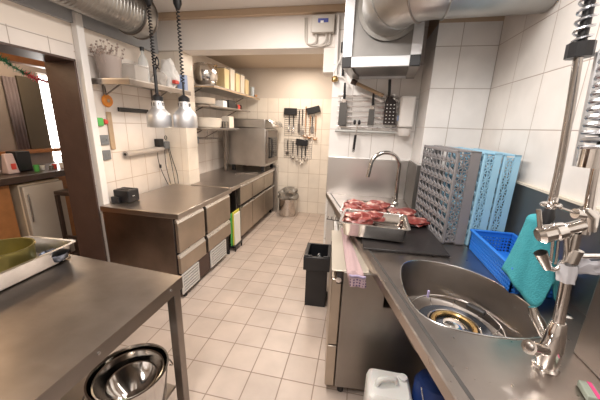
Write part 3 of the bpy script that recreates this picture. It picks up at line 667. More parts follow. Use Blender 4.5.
# ------------------------------------------------------------------ beam box
t = thing('switch_box', 'grey electrical box with small display on the ceiling beam', 'electrical box', (-.43, 3.08, 2.52))
MB().box(-.545, -.32, 3.03, 3.098, 2.51, 2.665).build('housing', 'ebox', t, bevel=.006)
MB().box(-.48, -.38, 3.026, 3.03, 2.595, 2.63).build('display', 'lcd', t)
MB().box(-.455, -.425, 3.022, 3.026, 2.59, 2.61).build('display_label', 'paper', t)
for pts in ([(-.50, 3.07, 2.51), (-.50, 3.07, 2.44), (-.56, 3.08, 2.42), (-.61, 3.09, 2.46), (-.62, 3.09, 2.66)], [(-.40, 3.07, 2.51), (-.40, 3.07, 2.45), (-.46, 3.08, 2.41), (-.58, 3.09, 2.42), (-.60, 3.09, 2.50), (-.60, 3.09, 2.66)], [(-.36, 3.07, 2.51), (-.37, 3.07, 2.43), (-.45, 3.08, 2.40), (-.5, 3.09, 2.41)]):
    MB().tube(smooth_path(pts, 5), .008, 8).build('conduit', 'ebox', t)
t = thing('wall_pipe', 'pale pipes with brass valve at the end of the beam', 'pipe', (-.26, 3.05, 2.1))
MB().tube([(-.285, 3.055, 2.66), (-.275, 3.055, 2.12)], .012, 8).build('pipe', 'white', t)
MB().tube(smooth_path([(-.24, 3.055, 2.5), (-.235, 3.055, 2.3), (-.30, 3.05, 2.14), (-.20, 3.05, 2.10), (-.14, 3.05, 2.02)], 6), .008, 8).build('thin_pipe', 'white', t)
MB().blob((-.29, 3.045, 2.09), (.035, .028, .03), .2, 5, 1, 2).build('valve', 'gold', t)
tag(MB().tube([(-.215, 3.05, 2.38), (-.21, 3.05, 2.12)], .012, 10).lathe([(0, 0), (.03, 0), (.03, .09), (0, .09)], (-.215, 3.045, 2.33), 16).build('pipe_handle', 'blk'), 'black capped tube left of the ventilation box', 'tube')

# ------------------------------------------------------------------ ventilation box and duct, right
t = thing('ventilation_box', 'square ventilation box in aluminium frame with black corners', 'ventilation box', (.14, 2.74, 2.09), (0, 0, math.radians(-6)))
W_, D_, Z0, Z1 = .295, .295, 2.09, 2.735
def lb(x0, x1, y0, y1, z0, z1): return (x0, x1, y0, y1, z0 - 2.09, z1 - 2.09)
MB().box(*lb(-W_ + .02, W_ - .02, -D_ + .02, D_ - .02, Z0 + .02, Z1 - .02)).build('box_panel', steel('box_panel_steel', (.27, .26, .25), .42, (1, 1, 1), .2, 0), t, local=True)
p = .075
for sx in (-1, 1):
    for sy in (-1, 1):
        xa, xb = sorted((sx * W_, sx * (W_ - p))); ya, yb = sorted((sy * D_, sy * (D_ - p * .4)))
        MB().box(*lb(xa, xb, ya, yb, Z0 + p, Z1)).build('frame_post', 'alu', t, local=True, bevel=.003)
        MB().box(*lb(xa - .001, xb + .001, ya - .001, yb + .001, Z0 - .001, Z0 + p)).build('black_corner', 'blk', t, local=True, bevel=.004)
for sy in (-1, 1):
    ya, yb = sorted((sy * D_, sy * (D_ - p * .4)))
    MB().box(*lb(-W_ + p, W_ - p, ya, yb, Z0, Z0 + p)).build('frame_rail', 'alu', t, local=True, bevel=.003)
for sx in (-1, 1):
    xa, xb = sorted((sx * W_, sx * (W_ - p)))
    MB().box(*lb(xa, xb, -D_ + .03, D_ - .03, Z0, Z0 + .02)).build('frame_rail', 'st', t, local=True, bevel=.003)
t = thing('round_duct', 'thick round galvanised duct bending from the ventilation box to the right wall', 'duct', (.4, 2.1, 2.5))
cx, cz, R1 = .15, 2.50, .205
pth = [(cx, 2.455, cz)] + arc((cx + .30, 2.38, cz + .0), .30, PI, PI * 1.5, 14, (1, 0, 0), (0, 1, 0))
pth = [(cx, 2.45, cz)] + pth[1:] + [(.99, 2.08, cz + .01)]
MB().tube(pth, R1, 44).build('duct_body', 'galv', t)
for i in (0, 5, 10, 15): 
    a, b_ = V(*pth[i]), V(*pth[i + 1]); d = (b_ - a).normalized(); u = d.cross(V(0, 0, 1)).normalized()
    MB().tube(arc(tuple(a), R1 + .003, 0, 2 * PI, 44, tuple(u), (0, 0, 1))[:-1], .006 if i else .012, 8, closed=True).build('duct_seam', 'st_d' if i == 10 else 'galv', t)
MB().tube([(cx, 2.43, cz), (cx, 2.44, cz)], R1 + .03, 44).build('collar', 'galv', t)
rv = MB()
rv.lathe([(0, 0), (.018, 0), (.01, .008), (0, .01)], (.135, 2.12, 2.42), 12, axis=(-.3, -1, -.3)); rv.build('rivet', 'alu', t)

# ------------------------------------------------------------------ sink counter
def fx(y): return .5095 - .2665 * y - .003   # front edge x at the top
ZT = .90
YN = -.5
basin1 = chaikin([(.262, 1.36), (.268, 1.15), (.325, 1.02), (.50, .985), (.70, 1.01), (.79, 1.10), (.80, 1.24), (.73, 1.44), (.60, 1.555), (.42, 1.59), (.30, 1.53)], 2)
basin2 = rrect(-.07, .30, 2.45, 2.86, .06)
t = thing('sink_counter', 'long stainless steel sink counter along the right wall with two basins', 'sink counter', (.5, 1.3, .9))
b = MB(); loops = []
outer = [(fx(YN) + .04, YN), (.998, YN), (.998, 2.645), (.54, 2.645), (.54, 3.075), (fx(3.075) + .04, 3.075)]
edges = []
for lp in (outer, basin1, basin2):
    vs = [b.bm.verts.new((x, y, ZT)) for x, y in lp]
    for i in range(len(vs)): edges.append(b.bm.edges.new((vs[i], vs[(i + 1) % len(vs)])))
bmesh.ops.triangle_fill(b.bm, use_beauty=True, use_dissolve=False, edges=edges)
b.build('worktop', 'st_top', t, smooth=False)
# front lip : raised rounded rim along the slanted front edge
dirv = V(-.2665, 1, 0).normalized()
def lip(y): return fx(y)
sec = [(.046, ZT - .001), (.040, ZT + .006), (.006, ZT + .008), (0, ZT + .003), (0, ZT - .042), (.01, ZT - .045)]
L0 = [(lip(YN) + u, YN, z) for u, z in sec]; L1 = [(lip(3.075) + u, 3.075, z) for u, z in sec]
b = MB(); va = [b.bm.verts.new(p) for p in L0]; vb = [b.bm.verts.new(p) for p in L1]
for i in range(len(sec) - 1): b.bm.faces.new((va[i], va[i + 1], vb[i + 1], vb[i]))
b.build('front_rim', 'st_top', t, smooth=False)
b = MB(); b.prism([(lip(YN) + .046, YN), (lip(YN) + .060, YN), (lip(3.07) + .060, 3.07), (lip(3.07) + .046, 3.07)], ZT - .003, ZT + .0012); b.build('groove', plain('dark_groove', (.05, .045, .042), .5), t)
def basin(lp, dep, mat, floor_in=.05):
    cxm = sum(p[0] for p in lp) / len(lp); cym = sum(p[1] for p in lp) / len(lp); b = MB(); rings = []
    for k, z in ((1.012, ZT + .001), (1.0, ZT), (.985, ZT - .01), (.94, ZT - dep + .04), (.90, ZT - dep + .01), (.84, ZT - dep), (.25, ZT - dep - .004), (.0, ZT - dep - .005)):
        if k == 0: rings.append([b.bm.verts.new((cxm, cym, z))])
        else: rings.append([b.bm.verts.new((cxm + (x - cxm) * k, cym + (y - cym) * k, z)) for x, y in lp])
    n = len(lp)
    for A, B in zip(rings, rings[1:]):
        for i in range(n):
            if len(B) == 1: b.bm.faces.new((A[i], A[(i + 1) % n], B[0]))
            else: b.bm.faces.new((A[i], A[(i + 1) % n], B[(i + 1) % n], B[i]))
    return b.build('basin', mat, t), (cxm, cym)
bs, bc = basin(basin1, .22, 'st_d'); basin(basin2, .18, 'st_d')
MB().tube([(x, y, ZT + .0015) for x, y in basin1], .0028, 6, closed=True).build('basin_rim', 'st_b', t)
sp = MB()
sp.box(-.31, .5215, 3.06, 3.078, ZT, 1.31)
sp.build('splashback', plain('smooth_steel', (.86, .85, .84), .30, 1), t, bevel=.003)
sp = MB(); sp.box(.522, .543, 2.64, 3.06, ZT, 1.315).box(.522, .99, 2.625, 2.645, ZT, 1.32).box(.984, .998, .99, 2.625, ZT, 1.325)
sp.build('splashback', plain('dark_smooth_steel', (.25, .24, .225), .5, 1, vary=.15, vscale=3), t, bevel=.003)
MB().box(.976, .998, .99, 2.62, 1.3255, 1.337).build('sealing_strip', plain('cream_sealant', (.62, .56, .46), .7), t)
MB().box(.787, .998, YN, .98, ZT, 1.33).build('side_panel', 'st_d', t, bevel=.004)
b = MB()
b.prism([(lip(3.0) + .02, 3.0), (.53, 3.0), (.53, 3.07), (lip(3.07) + .02, 3.07)], .0, .898); b.build('end_panel', 'st_b', t)
for y in (-.35, .9): MB().box(.9, .94, y, y + .04, 0, .898).build('leg', 'st', t)
MB().prism([(lip(2.60) + .012, 2.60), (lip(2.60) + .032, 2.60), (lip(2.995) + .032, 2.995), (lip(2.995) + .012, 2.995)], .0, .855).build('front_panel', plain('light_grey_panel', (.56, .54, .53), .45), t)

# dishwasher unit poking out under the counter
ang = math.atan(.095)
t = thing('undercounter_dishwasher', 'tall steel dishwasher under the sink counter with its side to the camera', 'dishwasher', (-.02, 1.41, 0), (0, 0, ang))
LP = [(0, .06), (.52, .06), (.52, .655), (.235, .655), (.235, .853), (0, .853)]
MB().hexa([(x, 0, z) for x, z in LP], [(x, .62, z) for x, z in LP]).build('body', steel('dishwasher_side', (.34, .31, .285), .40, (20, 20, 1), .15, .01), t, bevel=.004, local=True)
MB().box(-.062, -.004, .012, .61, .36, .80).build('door', 'st_warm', t, bevel=.006, local=True)
MB().box(-.062, -.004, .012, .61, .05, .35).build('lower_panel', 'st_warm', t, bevel=.006, local=True)
MB().box(-.066, -.062, .05, .57, .775, .79).build('grip_strip', 'gdark', t, local=True)
MB().box(-.066, .14, -.0, .62, .8535, .862).build('lid', plain('beige_steel_lid', (.50, .45, .38), .42, .6), t, bevel=.003, local=True)
MB().box(-.035, -.004, .0, .011, .78, .85).build('hinge_plate', 'gdark', t, local=True)
MB().lathe([(0, 0), (.016, 0), (.016, .012), (0, .016)], (-.025, -.001, .81), 14, axis=(0, -1, 0)).build('hinge_bolt', 'chrome', t, local=True)
for x, y in ((.04, .04), (.48, .04), (.04, .56), (.48, .56)): MB().lathe([(0, 0), (.02, 0), (.02, .06), (0, .06)], (x, y, 0), 12).build('foot', 'blk', t, local=True)
t = thing('undercounter_cabinet', 'steel cabinet under the far end of the sink counter behind the dishwasher', 'cabinet', (-.09, 2.05, 0), (0, 0, ang))
MB().box(0, .5, .0, .50, .06, .85).build('body', 'st', t, bevel=.004, local=True)
MB().box(-.04, -.002, .01, .49, .08, .84).build('door', 'st', t, bevel=.006, local=True)
for x, y in ((.04, .04), (.46, .04), (.04, .45), (.46, .45)): MB().lathe([(0, 0), (.02, 0), (.02, .06), (0, .06)], (x, y, 0), 12).build('foot', 'blk', t, local=True)
t = thing('hook_rail', 'little dark hook rail at the counter edge above the black crate', 'rail', (-.15, 2.22, .87))
b = MB(); b.tube([(-.21, 2.24, .872), (-.09, 2.22, .872)], .004, 6)
for k in range(4): x = -.20 + k * .032; b.tube([(x, 2.236, .872), (x + .004, 2.232, .90)], .003, 5)
b.build('rail', 'gdark', t)

# towel
t = thing('dish_towel', 'pink dotted tea towel hanging over the dishwasher edge', 'towel', (.02, 1.45, .87))
def tw(u, v):   # u across, v along
    if v < .7:
        k = v / .7; y = 2.05 - .66 * k; x0 = -.078 + .075 * k; x1 = -.035 + .12 * k
        return (x0 + (x1 - x0) * u, y, .868 + .004 * math.sin(u * 9 + v * 6) + .004)
    k = (v - .7) / .3; x0 = -.003 + .02 * k; x1 = .085 + .018 * k
    return (x0 + (x1 - x0) * u, 1.39 - .012 * min(1, k * 4) - .004 * math.sin(u * 10), .870 - .075 * k)
b = MB().grid(12, 40, tw); b.build('pink_part', 'towelp', t, solid=.004)
b = MB().grid(12, 10, lambda u, v: (.012 + .085 * u + .008 * v, 1.3715 - .004 * math.sin(u * 10), .858 - .062 * v)); b.build('dotted_part', 'towel', t, solid=.004)
b = MB().grid(12, 3, lambda u, v: (.010 + .086 * u + .004 * v, 1.369 - .004 * math.sin(u * 10), .868 - .014 * v)); b.build('lilac_band', plain('lilac_band', (.40, .34, .50), .9), t, solid=.004)

# black crate
t = thing('black_crate', 'black plastic crate standing on the floor beside the dishwasher', 'crate', (-.265, 2.28, 0), (0, 0, .06))
b = MB(); x0, x1, y0, y1, h = -.105, .085, -.02, .26, .505
for lv in (0,):
    b.hexa([(x0 + .01, y0 + .01, 0), (x1 - .01, y0 + .01, 0), (x1 - .01, y1 - .01, 0), (x0 + .01, y1 - .01, 0)], [(x0 + .01, y0 + .01, .012), (x1 - .01, y0 + .01, .012), (x1 - .01, y1 - .01, .012), (x0 + .01, y1 - .01, .012)])
b.box(x0, x1, y0, y0 + .006, 0, h).box(x0, x1, y1 - .006, y1, 0, h).box(x0, x0 + .006, y0, y1, 0, h).box(x1 - .006, x1, y0, y1, 0, h)
b.build('crate_body', 'blk', t, local=True)
b = MB(); b.box(x0 - .025, x1 + .02, y0 - .022, y0, h - .13, h).box(x0 - .025, x1 + .02, y1, y1 + .02, h - .13, h).box(x0 - .025, x0, y0, y1, h - .13, h).box(x1, x1 + .02, y0, y1, h - .13, h)
b.box(x0 - .02, x0 + .05, y0 - .018, y0, h, h + .015).box(x1 - .04, x1 + .015, y0 - .018, y0, h, h + .015)
b.build('rim_band', 'blk', t, local=True, bevel=.004)
tag(MB().blob((-.27, 2.405, .235), (.072, .11, .21), .10, 6, 12, 4).build('rubbish_bag', plain('dark_grey_bag', (.025, .028, .032), .25)), 'dark shiny rubbish bag filling the black crate', 'bag')

# jerrycan
t = thing('jerrycan', 'white plastic jerrycan on the floor under the sink counter', 'jerrycan', (.22, 1.21, 0))
b = MB(); lp = rrect(.145, .365, 1.105, 1.30, .03)
rings = []
for k, z in ((.96, 0), (1, .015), (1, .20), (1, .335), (.93, .365), (.80, .378)):
    rings.append([b.bm.verts.new((.255 + (x - .255) * k, 1.2075 + (y - 1.2075) * k, z + .001)) for x, y in lp])
n = len(lp)
for A, B in zip(rings, rings[1:]):
    for i in range(n): b.bm.faces.new((A[i], A[(i + 1) % n], B[(i + 1) % n], B[i]))
b.bm.faces.new(rings[0][::-1]); b.bm.faces.new(rings[-1])
b.build('can_body', 'canw', t)
MB().tube(smooth_path([(.19, 1.18, .375), (.20, 1.185, .405), (.24, 1.20, .412), (.28, 1.21, .405), (.29, 1.215, .375)], 5), .013, 10).build('handle', 'canw', t)
MB().lathe([(0, 0), (.022, 0), (.022, .02), (.0, .024)], (.325, 1.25, .372), 18).build('cap', 'canw', t)
for z in (.10, .15, .2, .25): MB().box(.147, .363, 1.102, 1.106, z, z + .006).build('moulded_rib', 'canw', t, bevel=.002)
MB().box(.20, .31, 1.101, 1.1045, .26, .285).build('label_print', plain('grey_print', (.35, .35, .38), .5), t)
t = thing('blue_canister', 'dark blue plastic container behind the white jerrycan', 'canister', (.42, 1.25, 0))
MB().lathe([(0, 0), (.085, 0), (.09, .01), (.09, .40), (.075, .43), (.03, .45), (.03, .47), (0, .47)], (.465, 1.22, .001), 32).build('canister_body', 'dblue', t)
MB().tube(smooth_path([(.39, 1.16, .44), (.41, 1.12, .36), (.45, 1.11, .30)], 6), .003, 6).build('wire_handle', 'st_b', t)

# ------------------------------------------------------------------ things on the counter, far end
tag(MB().prism([(.085, 1.63), (.585, 1.66), (.555, 2.56), (.02, 2.42)], ZT + .002, ZT + .016).build('black_board', 'mat', bevel=.003), 'black plastic board lying on the sink counter under the meat pans', 'board')
gn_pan('meat_pan', 'half size steel pan with meat at the front of the black board', (.152, 1.905, .918), .445, .345, .105, 'polst', math.radians(-4))
gn_pan('meat_pan', 'steel pan full of raw meat behind the front pan', (.135, 2.30, .918), .46, .34, .062, 'polst', math.radians(-3))
gn_pan('meat_tray', 'shallow steel tray under the flat meat slab next to the tap', (.41, 2.27, .918), .36, .20, .02, 'polst', math.radians(80))
ml = [((.04, 1.93, 1.005), (.105, .085, .038), 'raw steak at the left end of the front pan'),
      ((.145, 1.99, 1.008), (.085, .075, .033), 'raw meat piece against the far side of the front pan'),
      ((.0, 2.20, .985), (.085, .07, .04), 'raw meat at the left near corner of the rear pan'),
      ((.15, 2.22, .99), (.10, .075, .042), 'long dark red meat piece in the middle of the rear pan'),
      ((.02, 2.37, .985), (.09, .07, .038), 'raw meat at the left far corner of the rear pan'),
      ((.20, 2.38, .99), (.10, .07, .04), 'raw meat at the far right of the rear pan'),
      ((.40, 2.33, .958), (.11, .13, .028), 'flat raw meat slab on the tray near the tap'),
      ((.47, 2.17, .950), (.095, .09, .022), 'smaller flat meat slab at the near end of the tray')]
for i, (c, r, lbl) in enumerate(ml):
    tag(MB().blob(c, r, .22, 5, i + 1, 4).build('meat_piece', 'meat'), lbl, 'meat', 'raw meat in the pans')
# far tap
t = thing('gooseneck_tap', 'arched steel tap over the far basin', 'tap', (.40, 2.80, ZT))
MB().lathe([(0, 0), (.032, 0), (.03, .02), (.022, .03), (.02, .09), (0, .09)], (.405, 2.80, ZT + .001), 24).build('base', 'chrome', t)
cpt = [(.405, 2.80, .96), (.40, 2.80, 1.15)] + [(.265 + .135 * math.cos(a), 2.80 - .02 * a, 1.27 + .135 * math.sin(a)) for a in [PI * k / 12 for k in range(13)]] + [(.115, 2.735, 1.17)]
MB().tube(smooth_path(cpt, 3), .0185, 16).build('spout', 'polst', t)
MB().tube([(.405, 2.78, .95), (.36, 2.72, .99)], .007, 8).build('lever', 'chrome', t)

# ------------------------------------------------------------------ wall rack over the far basin
t = thing('utensil_rail', 'steel rail grid on the white tiles above the far basin', 'rack', (.06, 3.05, 1.75))
b = MB()
for k in range(7): b.tube([(-.24, 3.045, 1.63 + k * .05), (.355, 3.045, 1.63 + k * .05)], .0095, 8)
b.build('rail_bars', 'st_b', t)
b = MB()
for x in (-.20, .31): b.box(x - .008, x + .008, 3.05, 3.078, 1.60, 1.96)
b.build('uprights', 'st_b', t)
MB().tube([(-.25, 3.035, 1.585), (.36, 3.035, 1.585)], .014, 12).build('lower_bar', plain('grey_bar', (.42, .42, .40), .4), t)
def hang_spatula(x, z2, z1, z0, w_, label, mat=None):
    mat = mat or M.setdefault('blade', plain('dark_blade', (.11, .105, .10), .4, .7))
    t = thing('spatula', label, 'spatula', (x, 3.02, z2))
    MB().tube([(x, 3.015, z2), (x + .005, 3.015, z1)], [.010, .014], 10).build('handle', 'blk', t)
    MB().prism([(0, 0)] * 0 or [(x - w_ * .25, 3.013), (x + w_ * .25, 3.013), (x + w_ * .25, 3.017), (x - w_ * .25, 3.017)], z1 - .04, z1).build('neck', 'polst', t)
    MB().hexa([(x - w_ / 2, 3.013, z0), (x + w_ / 2, 3.013, z0), (x + w_ / 2, 3.017, z0), (x - w_ / 2, 3.017, z0)],
              [(x - w_ * .42, 3.013, z1 - .035), (x + w_ * .42, 3.013, z1 - .035), (x + w_ * .42, 3.017, z1 - .035), (x - w_ * .42, 3.017, z1 - .035)]).build('blade', mat, t, bevel=.001)
hang_spatula(-.18, 2.05, 1.90, 1.64, .088, 'wide spatula with black handle hanging at the left of the rail')
hang_spatula(.105, 1.97, 1.84, 1.65, .065, 'narrow spatula with black handle in the middle of the rail')
t = thing('hand_grater', 'dark patterned grater with black handle at the right of the rail', 'grater', (.27, 3.0, 2.05))
MB().tube([(.245, 3.0, 2.08), (.255, 3.0, 1.93)], .014, 10).build('handle', 'blk', t)
MB().hexa([(.225, 2.99, 1.66), (.345, 2.99, 1.66), (.345, 3.01, 1.66), (.225, 3.01, 1.66)], [(.225, 2.99, 1.88), (.325, 2.99, 1.88), (.325, 3.01, 1.88), (.225, 3.01, 1.88)]).hexa([(.225, 2.99, 1.88), (.325, 2.99, 1.88), (.325, 3.01, 1.88), (.225, 3.01, 1.88)], [(.245, 2.99, 1.93), (.265, 2.99, 1.93), (.265, 3.01, 1.93), (.245, 3.01, 1.93)]).build('blade', 'gdark', t)
b = MB()
for k in range(6):
    for j in range(3): b.box(.24 + j * .033, .252 + j * .033, 2.986, 2.99, 1.68 + k * .033, 1.688 + k * .033)
b.build('teeth', 'st_b', t)
t = thing('rolling_pin', 'long wooden stick with a dark end lying slantwise over the rail', 'stick', (.1, 3.0, 1.95))
MB().tube([(-.07, 3.0, 2.045), (.20, 2.985, 1.93)], .017, 12).build('stick', 'wood', t)
MB().tube([(-.115, 3.002, 2.065), (-.065, 3.0, 2.043)], .026, 14).build('dark_end', 'darkwood', t)
tag(MB().tube([(-.02, 3.03, 1.955), (.20, 3.02, 1.885)], .013, 10).build('white_stick', 'white'), 'white stick lying under the wooden one behind the spatulas', 'stick')
t = thing('hanging_tongs', 'black handled tool hanging from a double hook below the rail', 'tongs', (-.05, 3.02, 1.6))
MB().tube([(-.035, 3.015, 1.55), (-.045, 3.015, 1.375)], .013, 10).build('handle', 'blk', t)
MB().tube([(-.035, 3.015, 1.55), (-.025, 3.02, 1.66)], .004, 6).build('stem', 'chrome', t)
for x in (-.055, -.01): MB().blob((x, 3.02, 1.675), (.016, .014, .025), .1, 3, 1, 2).build('black_hook', 'blk', t)
MB().lathe([(.006, 0), (.012, 0), (.012, .004), (.006, .004)], (-.046, 3.0, 1.39), 12, axis=(0, -1, 0)).build('hang_eye', 'st_b', t)
t = thing('soap_dispenser', 'white soap dispenser on the wall above the far tap', 'dispenser', (.43, 3.0, 1.6))
MB().box(.365, .50, 2.94, 3.076, 1.64, 1.93).build('housing', plain('bright_white_plastic', (.92, .90, .87), .35), t, bevel=.02, seg=3)
MB().lathe([(0, 0), (.045, .0), (.062, .03), (.065, .07), (0, .07)], (.432, 2.99, 1.56), 24).build('nozzle', 'white', t)
MB().box(.352, .363, 2.97, 3.0, 1.70, 1.75).build('lilac_tab', 'pblue', t)

# ------------------------------------------------------------------ dishwasher racks standing on edge
def lattice(b, O, U, Wv, w, h, nu, nv, th, nrm, thin=.004, diag=True, slots=False):
    """grid of bars in plane O + U*u + W*v"""
    O, U, Wv, nrm = V(*O), V(*U), V(*Wv), V(*nrm)
    def P(u, v): return tuple(O + U * (u * w) + Wv * (v * h))
    for i in range(nu + 1): b.bar(P(i / nu, 0), P(i / nu, 1), thin, th, tuple(nrm))
    for j in range(nv + 1): b.bar(P(0, j / nv), P(1, j / nv), thin, th, tuple(nrm))
    if diag:
        for i in range(nu):
            for j in range(nv):
                if slots:
                    b.bar(P(i / nu, (j + .05) / nv), P((i + 1) / nu, (j + .45) / nv), .016, th, tuple(nrm))
                elif (i + j) % 2: b.bar(P(i / nu, j / nv), P((i + 1) / nu, (j + 1) / nv), thin * .9, th, tuple(nrm))
                else: b.bar(P((i + 1) / nu, j / nv), P(i / nu, (j + 1) / nv), thin * .9, th, tuple(nrm))
def rack(name, label, loc, rotz, mat, T=.135, L_=.55, H_=.60, tilt=0):
    t = thing(name, label, 'dishwasher rack', loc, (0, tilt, rotz))
    b = MB()   # bottom grid of the rack, facing -x
    lattice(b, (.004, .012, .015), (0, 1, 0), (0, 0, 1), L_ - .024, H_ - .03, 8, 9, .008, (1, 0, 0), .007, True, True)
    b.build('bottom_grid', mat, t, local=True)
    b = MB()
    b.box(0, .014, 0, L_, 0, .014).box(0, .014, 0, L_, H_ - .014, H_).box(0, .014, 0, .014, 0, H_).box(0, .014, L_ - .014, L_, 0, H_)
    b.build('base_frame', mat, t, local=True, bevel=.003)
    for nm, O, U, Wv, w, h, nn in (('side_wall', (.014, .004, .02), (1, 0, 0), (0, 0, 1), T * .48, H_ - .04, (0, 1, 0)), ('side_wall', (.014, L_ - .004, .02), (1, 0, 0), (0, 0, 1), T * .48, H_ - .04, (0, 1, 0)),
                                ('top_wall', (.014, .02, H_ - .005), (1, 0, 0), (0, 1, 0), T * .48, L_ - .04, (0, 0, 1)), ('lower_wall', (.014, .02, .005), (1, 0, 0), (0, 1, 0), T * .48, L_ - .04, (0, 0, 1))):
        b = MB(); lattice(b, O, U, Wv, w, h, 2, 16, .006, nn, .006)
        if nm == 'side_wall':
            y0, y1 = O[1] - .004, O[1] + .004; b.box(.014 + T * .48, T, y0, y1, 0, H_)
        else:
            z0, z1 = O[2] - .004, O[2] + .004; b.box(.014 + T * .48, T, 0, L_, z0, z1)
        b.build(nm, mat, t, local=True)
    return t
rack('glass_rack', 'grey plastic dishwasher rack standing on edge on the counter', (.592, 1.862, ZT + .004), math.radians(7.5), 'grey', .140, .58, .605, 0)
rack('glass_rack', 'light blue dishwasher rack standing right behind the grey rack', (.744, 1.875, ZT + .004), math.radians(4), 'lblue', .100, .56, .60, 0)
rack('glass_rack', 'light blue dishwasher rack nearest the right wall', (.856, 1.882, ZT + .004), math.radians(3), 'lblue', .092, .56, .595, 0)

# blue basket
t = thing('blue_basket', 'blue perforated plastic basket on the counter against the right wall', 'basket', (.86, 1.58, ZT))
bx0, bx1, by0, by1, h = .748, .972, 1.33, 1.84, .125
for nm, a, b2, o_ in (('side_wall', (bx0, by0), (bx0, by1), (1, 0, 0)), ('side_wall', (bx1, by0), (bx1, by1), (1, 0, 0)), ('end_wall', (bx0, by0), (bx1, by0), (0, 1, 0)), ('end_wall', (bx0, by1), (bx1, by1), (0, 1, 0))):
    L_ = math.dist(a, b2); n = int(L_ / .016); b = MB()
    for i in range(n + 1):
        k = i / n; x = a[0] + (b2[0] - a[0]) * k; y = a[1] + (b2[1] - a[1]) * k; b.box(x - .0035, x + .0035, y - .0035, y + .0035, ZT + .006, ZT + h)
    for z in (.022, .042, .062, .082, .108): b.bar((*a, ZT + z), (*b2, ZT + z), .0055, .009 if z < .1 else .03)
    b.build(nm, 'blue', t)
MB().box(bx0, bx1, by0, by1, ZT + .002, ZT + .007).build('base', 'blue', t)
r = MB(); r.bar((bx0 - .004, by0 - .004, ZT + h), (bx0 - .004, by1 + .01, ZT + h), .018, .012).bar((bx1 + .002, by0 - .004, ZT + h), (bx1 + .002, by1 + .01, ZT + h), .016, .012).bar((bx0, by0 - .004, ZT + h), (bx1, by0 - .004, ZT + h), .018, .012).bar((bx0, by1 + .002, ZT + h), (bx1, by1 + .002, ZT + h), .018, .012)
r.build('rim', 'blue', t, bevel=.003)
# teal cloth
def cl(u, v):
    a = PI * (.86 + 1.22 * u)       # around the front side
    bot = .925 + .16 * max(0, (.40 - u)) + .10 * math.exp(-((u - .52) / .045) ** 2)
    topz = 1.265
    k = v
    fold = 1 + .10 * k * math.sin(u * 17) + .06 * k * math.sin(u * 31 + 1)
    if k < .25:
        q = k / .25; rr = .055 * math.sin(q * PI / 2); z = topz + .02 - .035 * (1 - math.cos(q * PI / 2)); 
    else:
        q = (k - .25) / .75; rr = .055 + .078 * q ** 1.1; z = topz - .015 - (topz - .015 - bot - .018 * math.sin(u * 13)) * q
    return (.795 + .045 * k + rr * fold * math.cos(a) * .80, 1.350 + rr * fold * math.sin(a) * .95, z)
o = MB().grid(60, 26, cl).build('teal_cloth', 'teal', solid=.006)
tag(o, 'teal microfibre cloth draped over the near corner of the blue basket', 'cloth')
t = thing('green_bottle', 'dark green bottle standing in the basket under the cloth', 'bottle', (.80, 1.43, ZT))
MB().lathe([(0, 0), (.034, 0), (.036, .01), (.036, .2), (.02, .25), (.016, .335), (0, .335)], (.80, 1.375, ZT + .008), 20).build('bottle_body', 'dgreen', t)

# items in the near basin
bz = ZT - .222
t = thing('pan_lid', 'round lid with brass ring lying in the near basin', 'lid', (.55, 1.36, bz))
lc = (.53, 1.30)
MB().lathe([(0, 0), (.15, 0), (.165, .012), (.168, .018), (.163, .02), (.14, .012), (0, .008)], (*lc, bz + .004), 48).build('lid_plate', plain('dark_blue_grey_metal', (.10, .11, .13), .25, .8), t)
MB().tube(arc((*lc, bz + .028), .092, 0, 2 * PI, 40, (1, 0, 0), (0, 1, 0))[:-1], .013, 10, closed=True).build('brass_ring', 'gold', t)
MB().tube(arc((*lc, bz + .028), .116, 0, 2 * PI, 40, (1, 0, 0), (0, 1, 0))[:-1], .006, 8, closed=True).build('outer_ring', 'polst', t)
MB().lathe([(0, .02), (.045, .02), (.048, .035), (.03, .045), (0, .045)], (*lc, bz), 24).build('knob', 'chrome', t)
t = thing('sink_strainer', 'chrome rimmed wire strainer with black handle in the near basin', 'strainer', (.54, 1.36, bz))
MB().tube(arc((.53, 1.305, bz + .055), .205, 0, 2 * PI, 56, (1, 0, 0), (0, 1, 0))[:-1], .0045, 8, closed=True).build('rim', 'chrome', t)
b = MB()
for k in range(10):
    a = 2 * PI * k / 10; b.tube(smooth_path([(.53 + .205 * math.cos(a), 1.305 + .205 * math.sin(a), bz + .055), (.53 + .197 * math.cos(a), 1.305 + .197 * math.sin(a), bz + .02), (.53 + .182 * math.cos(a), 1.305 + .182 * math.sin(a), bz + .004)], 4), .002, 5)
b.build('wire_side', 'chrome', t)
MB().box(-.045, .045, -.017, .017, -.012, .012, Matrix.Translation((.66, 1.40, bz + .07)) @ Matrix.Rotation(-.75, 4, 'Z')).build('handle', 'blk', t, bevel=.008)
MB().box(-.006, .006, -.006, .006, -.012, .03, Matrix.Translation((.45, 1.49, bz + .058))).build('lilac_clip', plain('lilac_plastic', (.45, .38, .62), .5), t, bevel=.003)

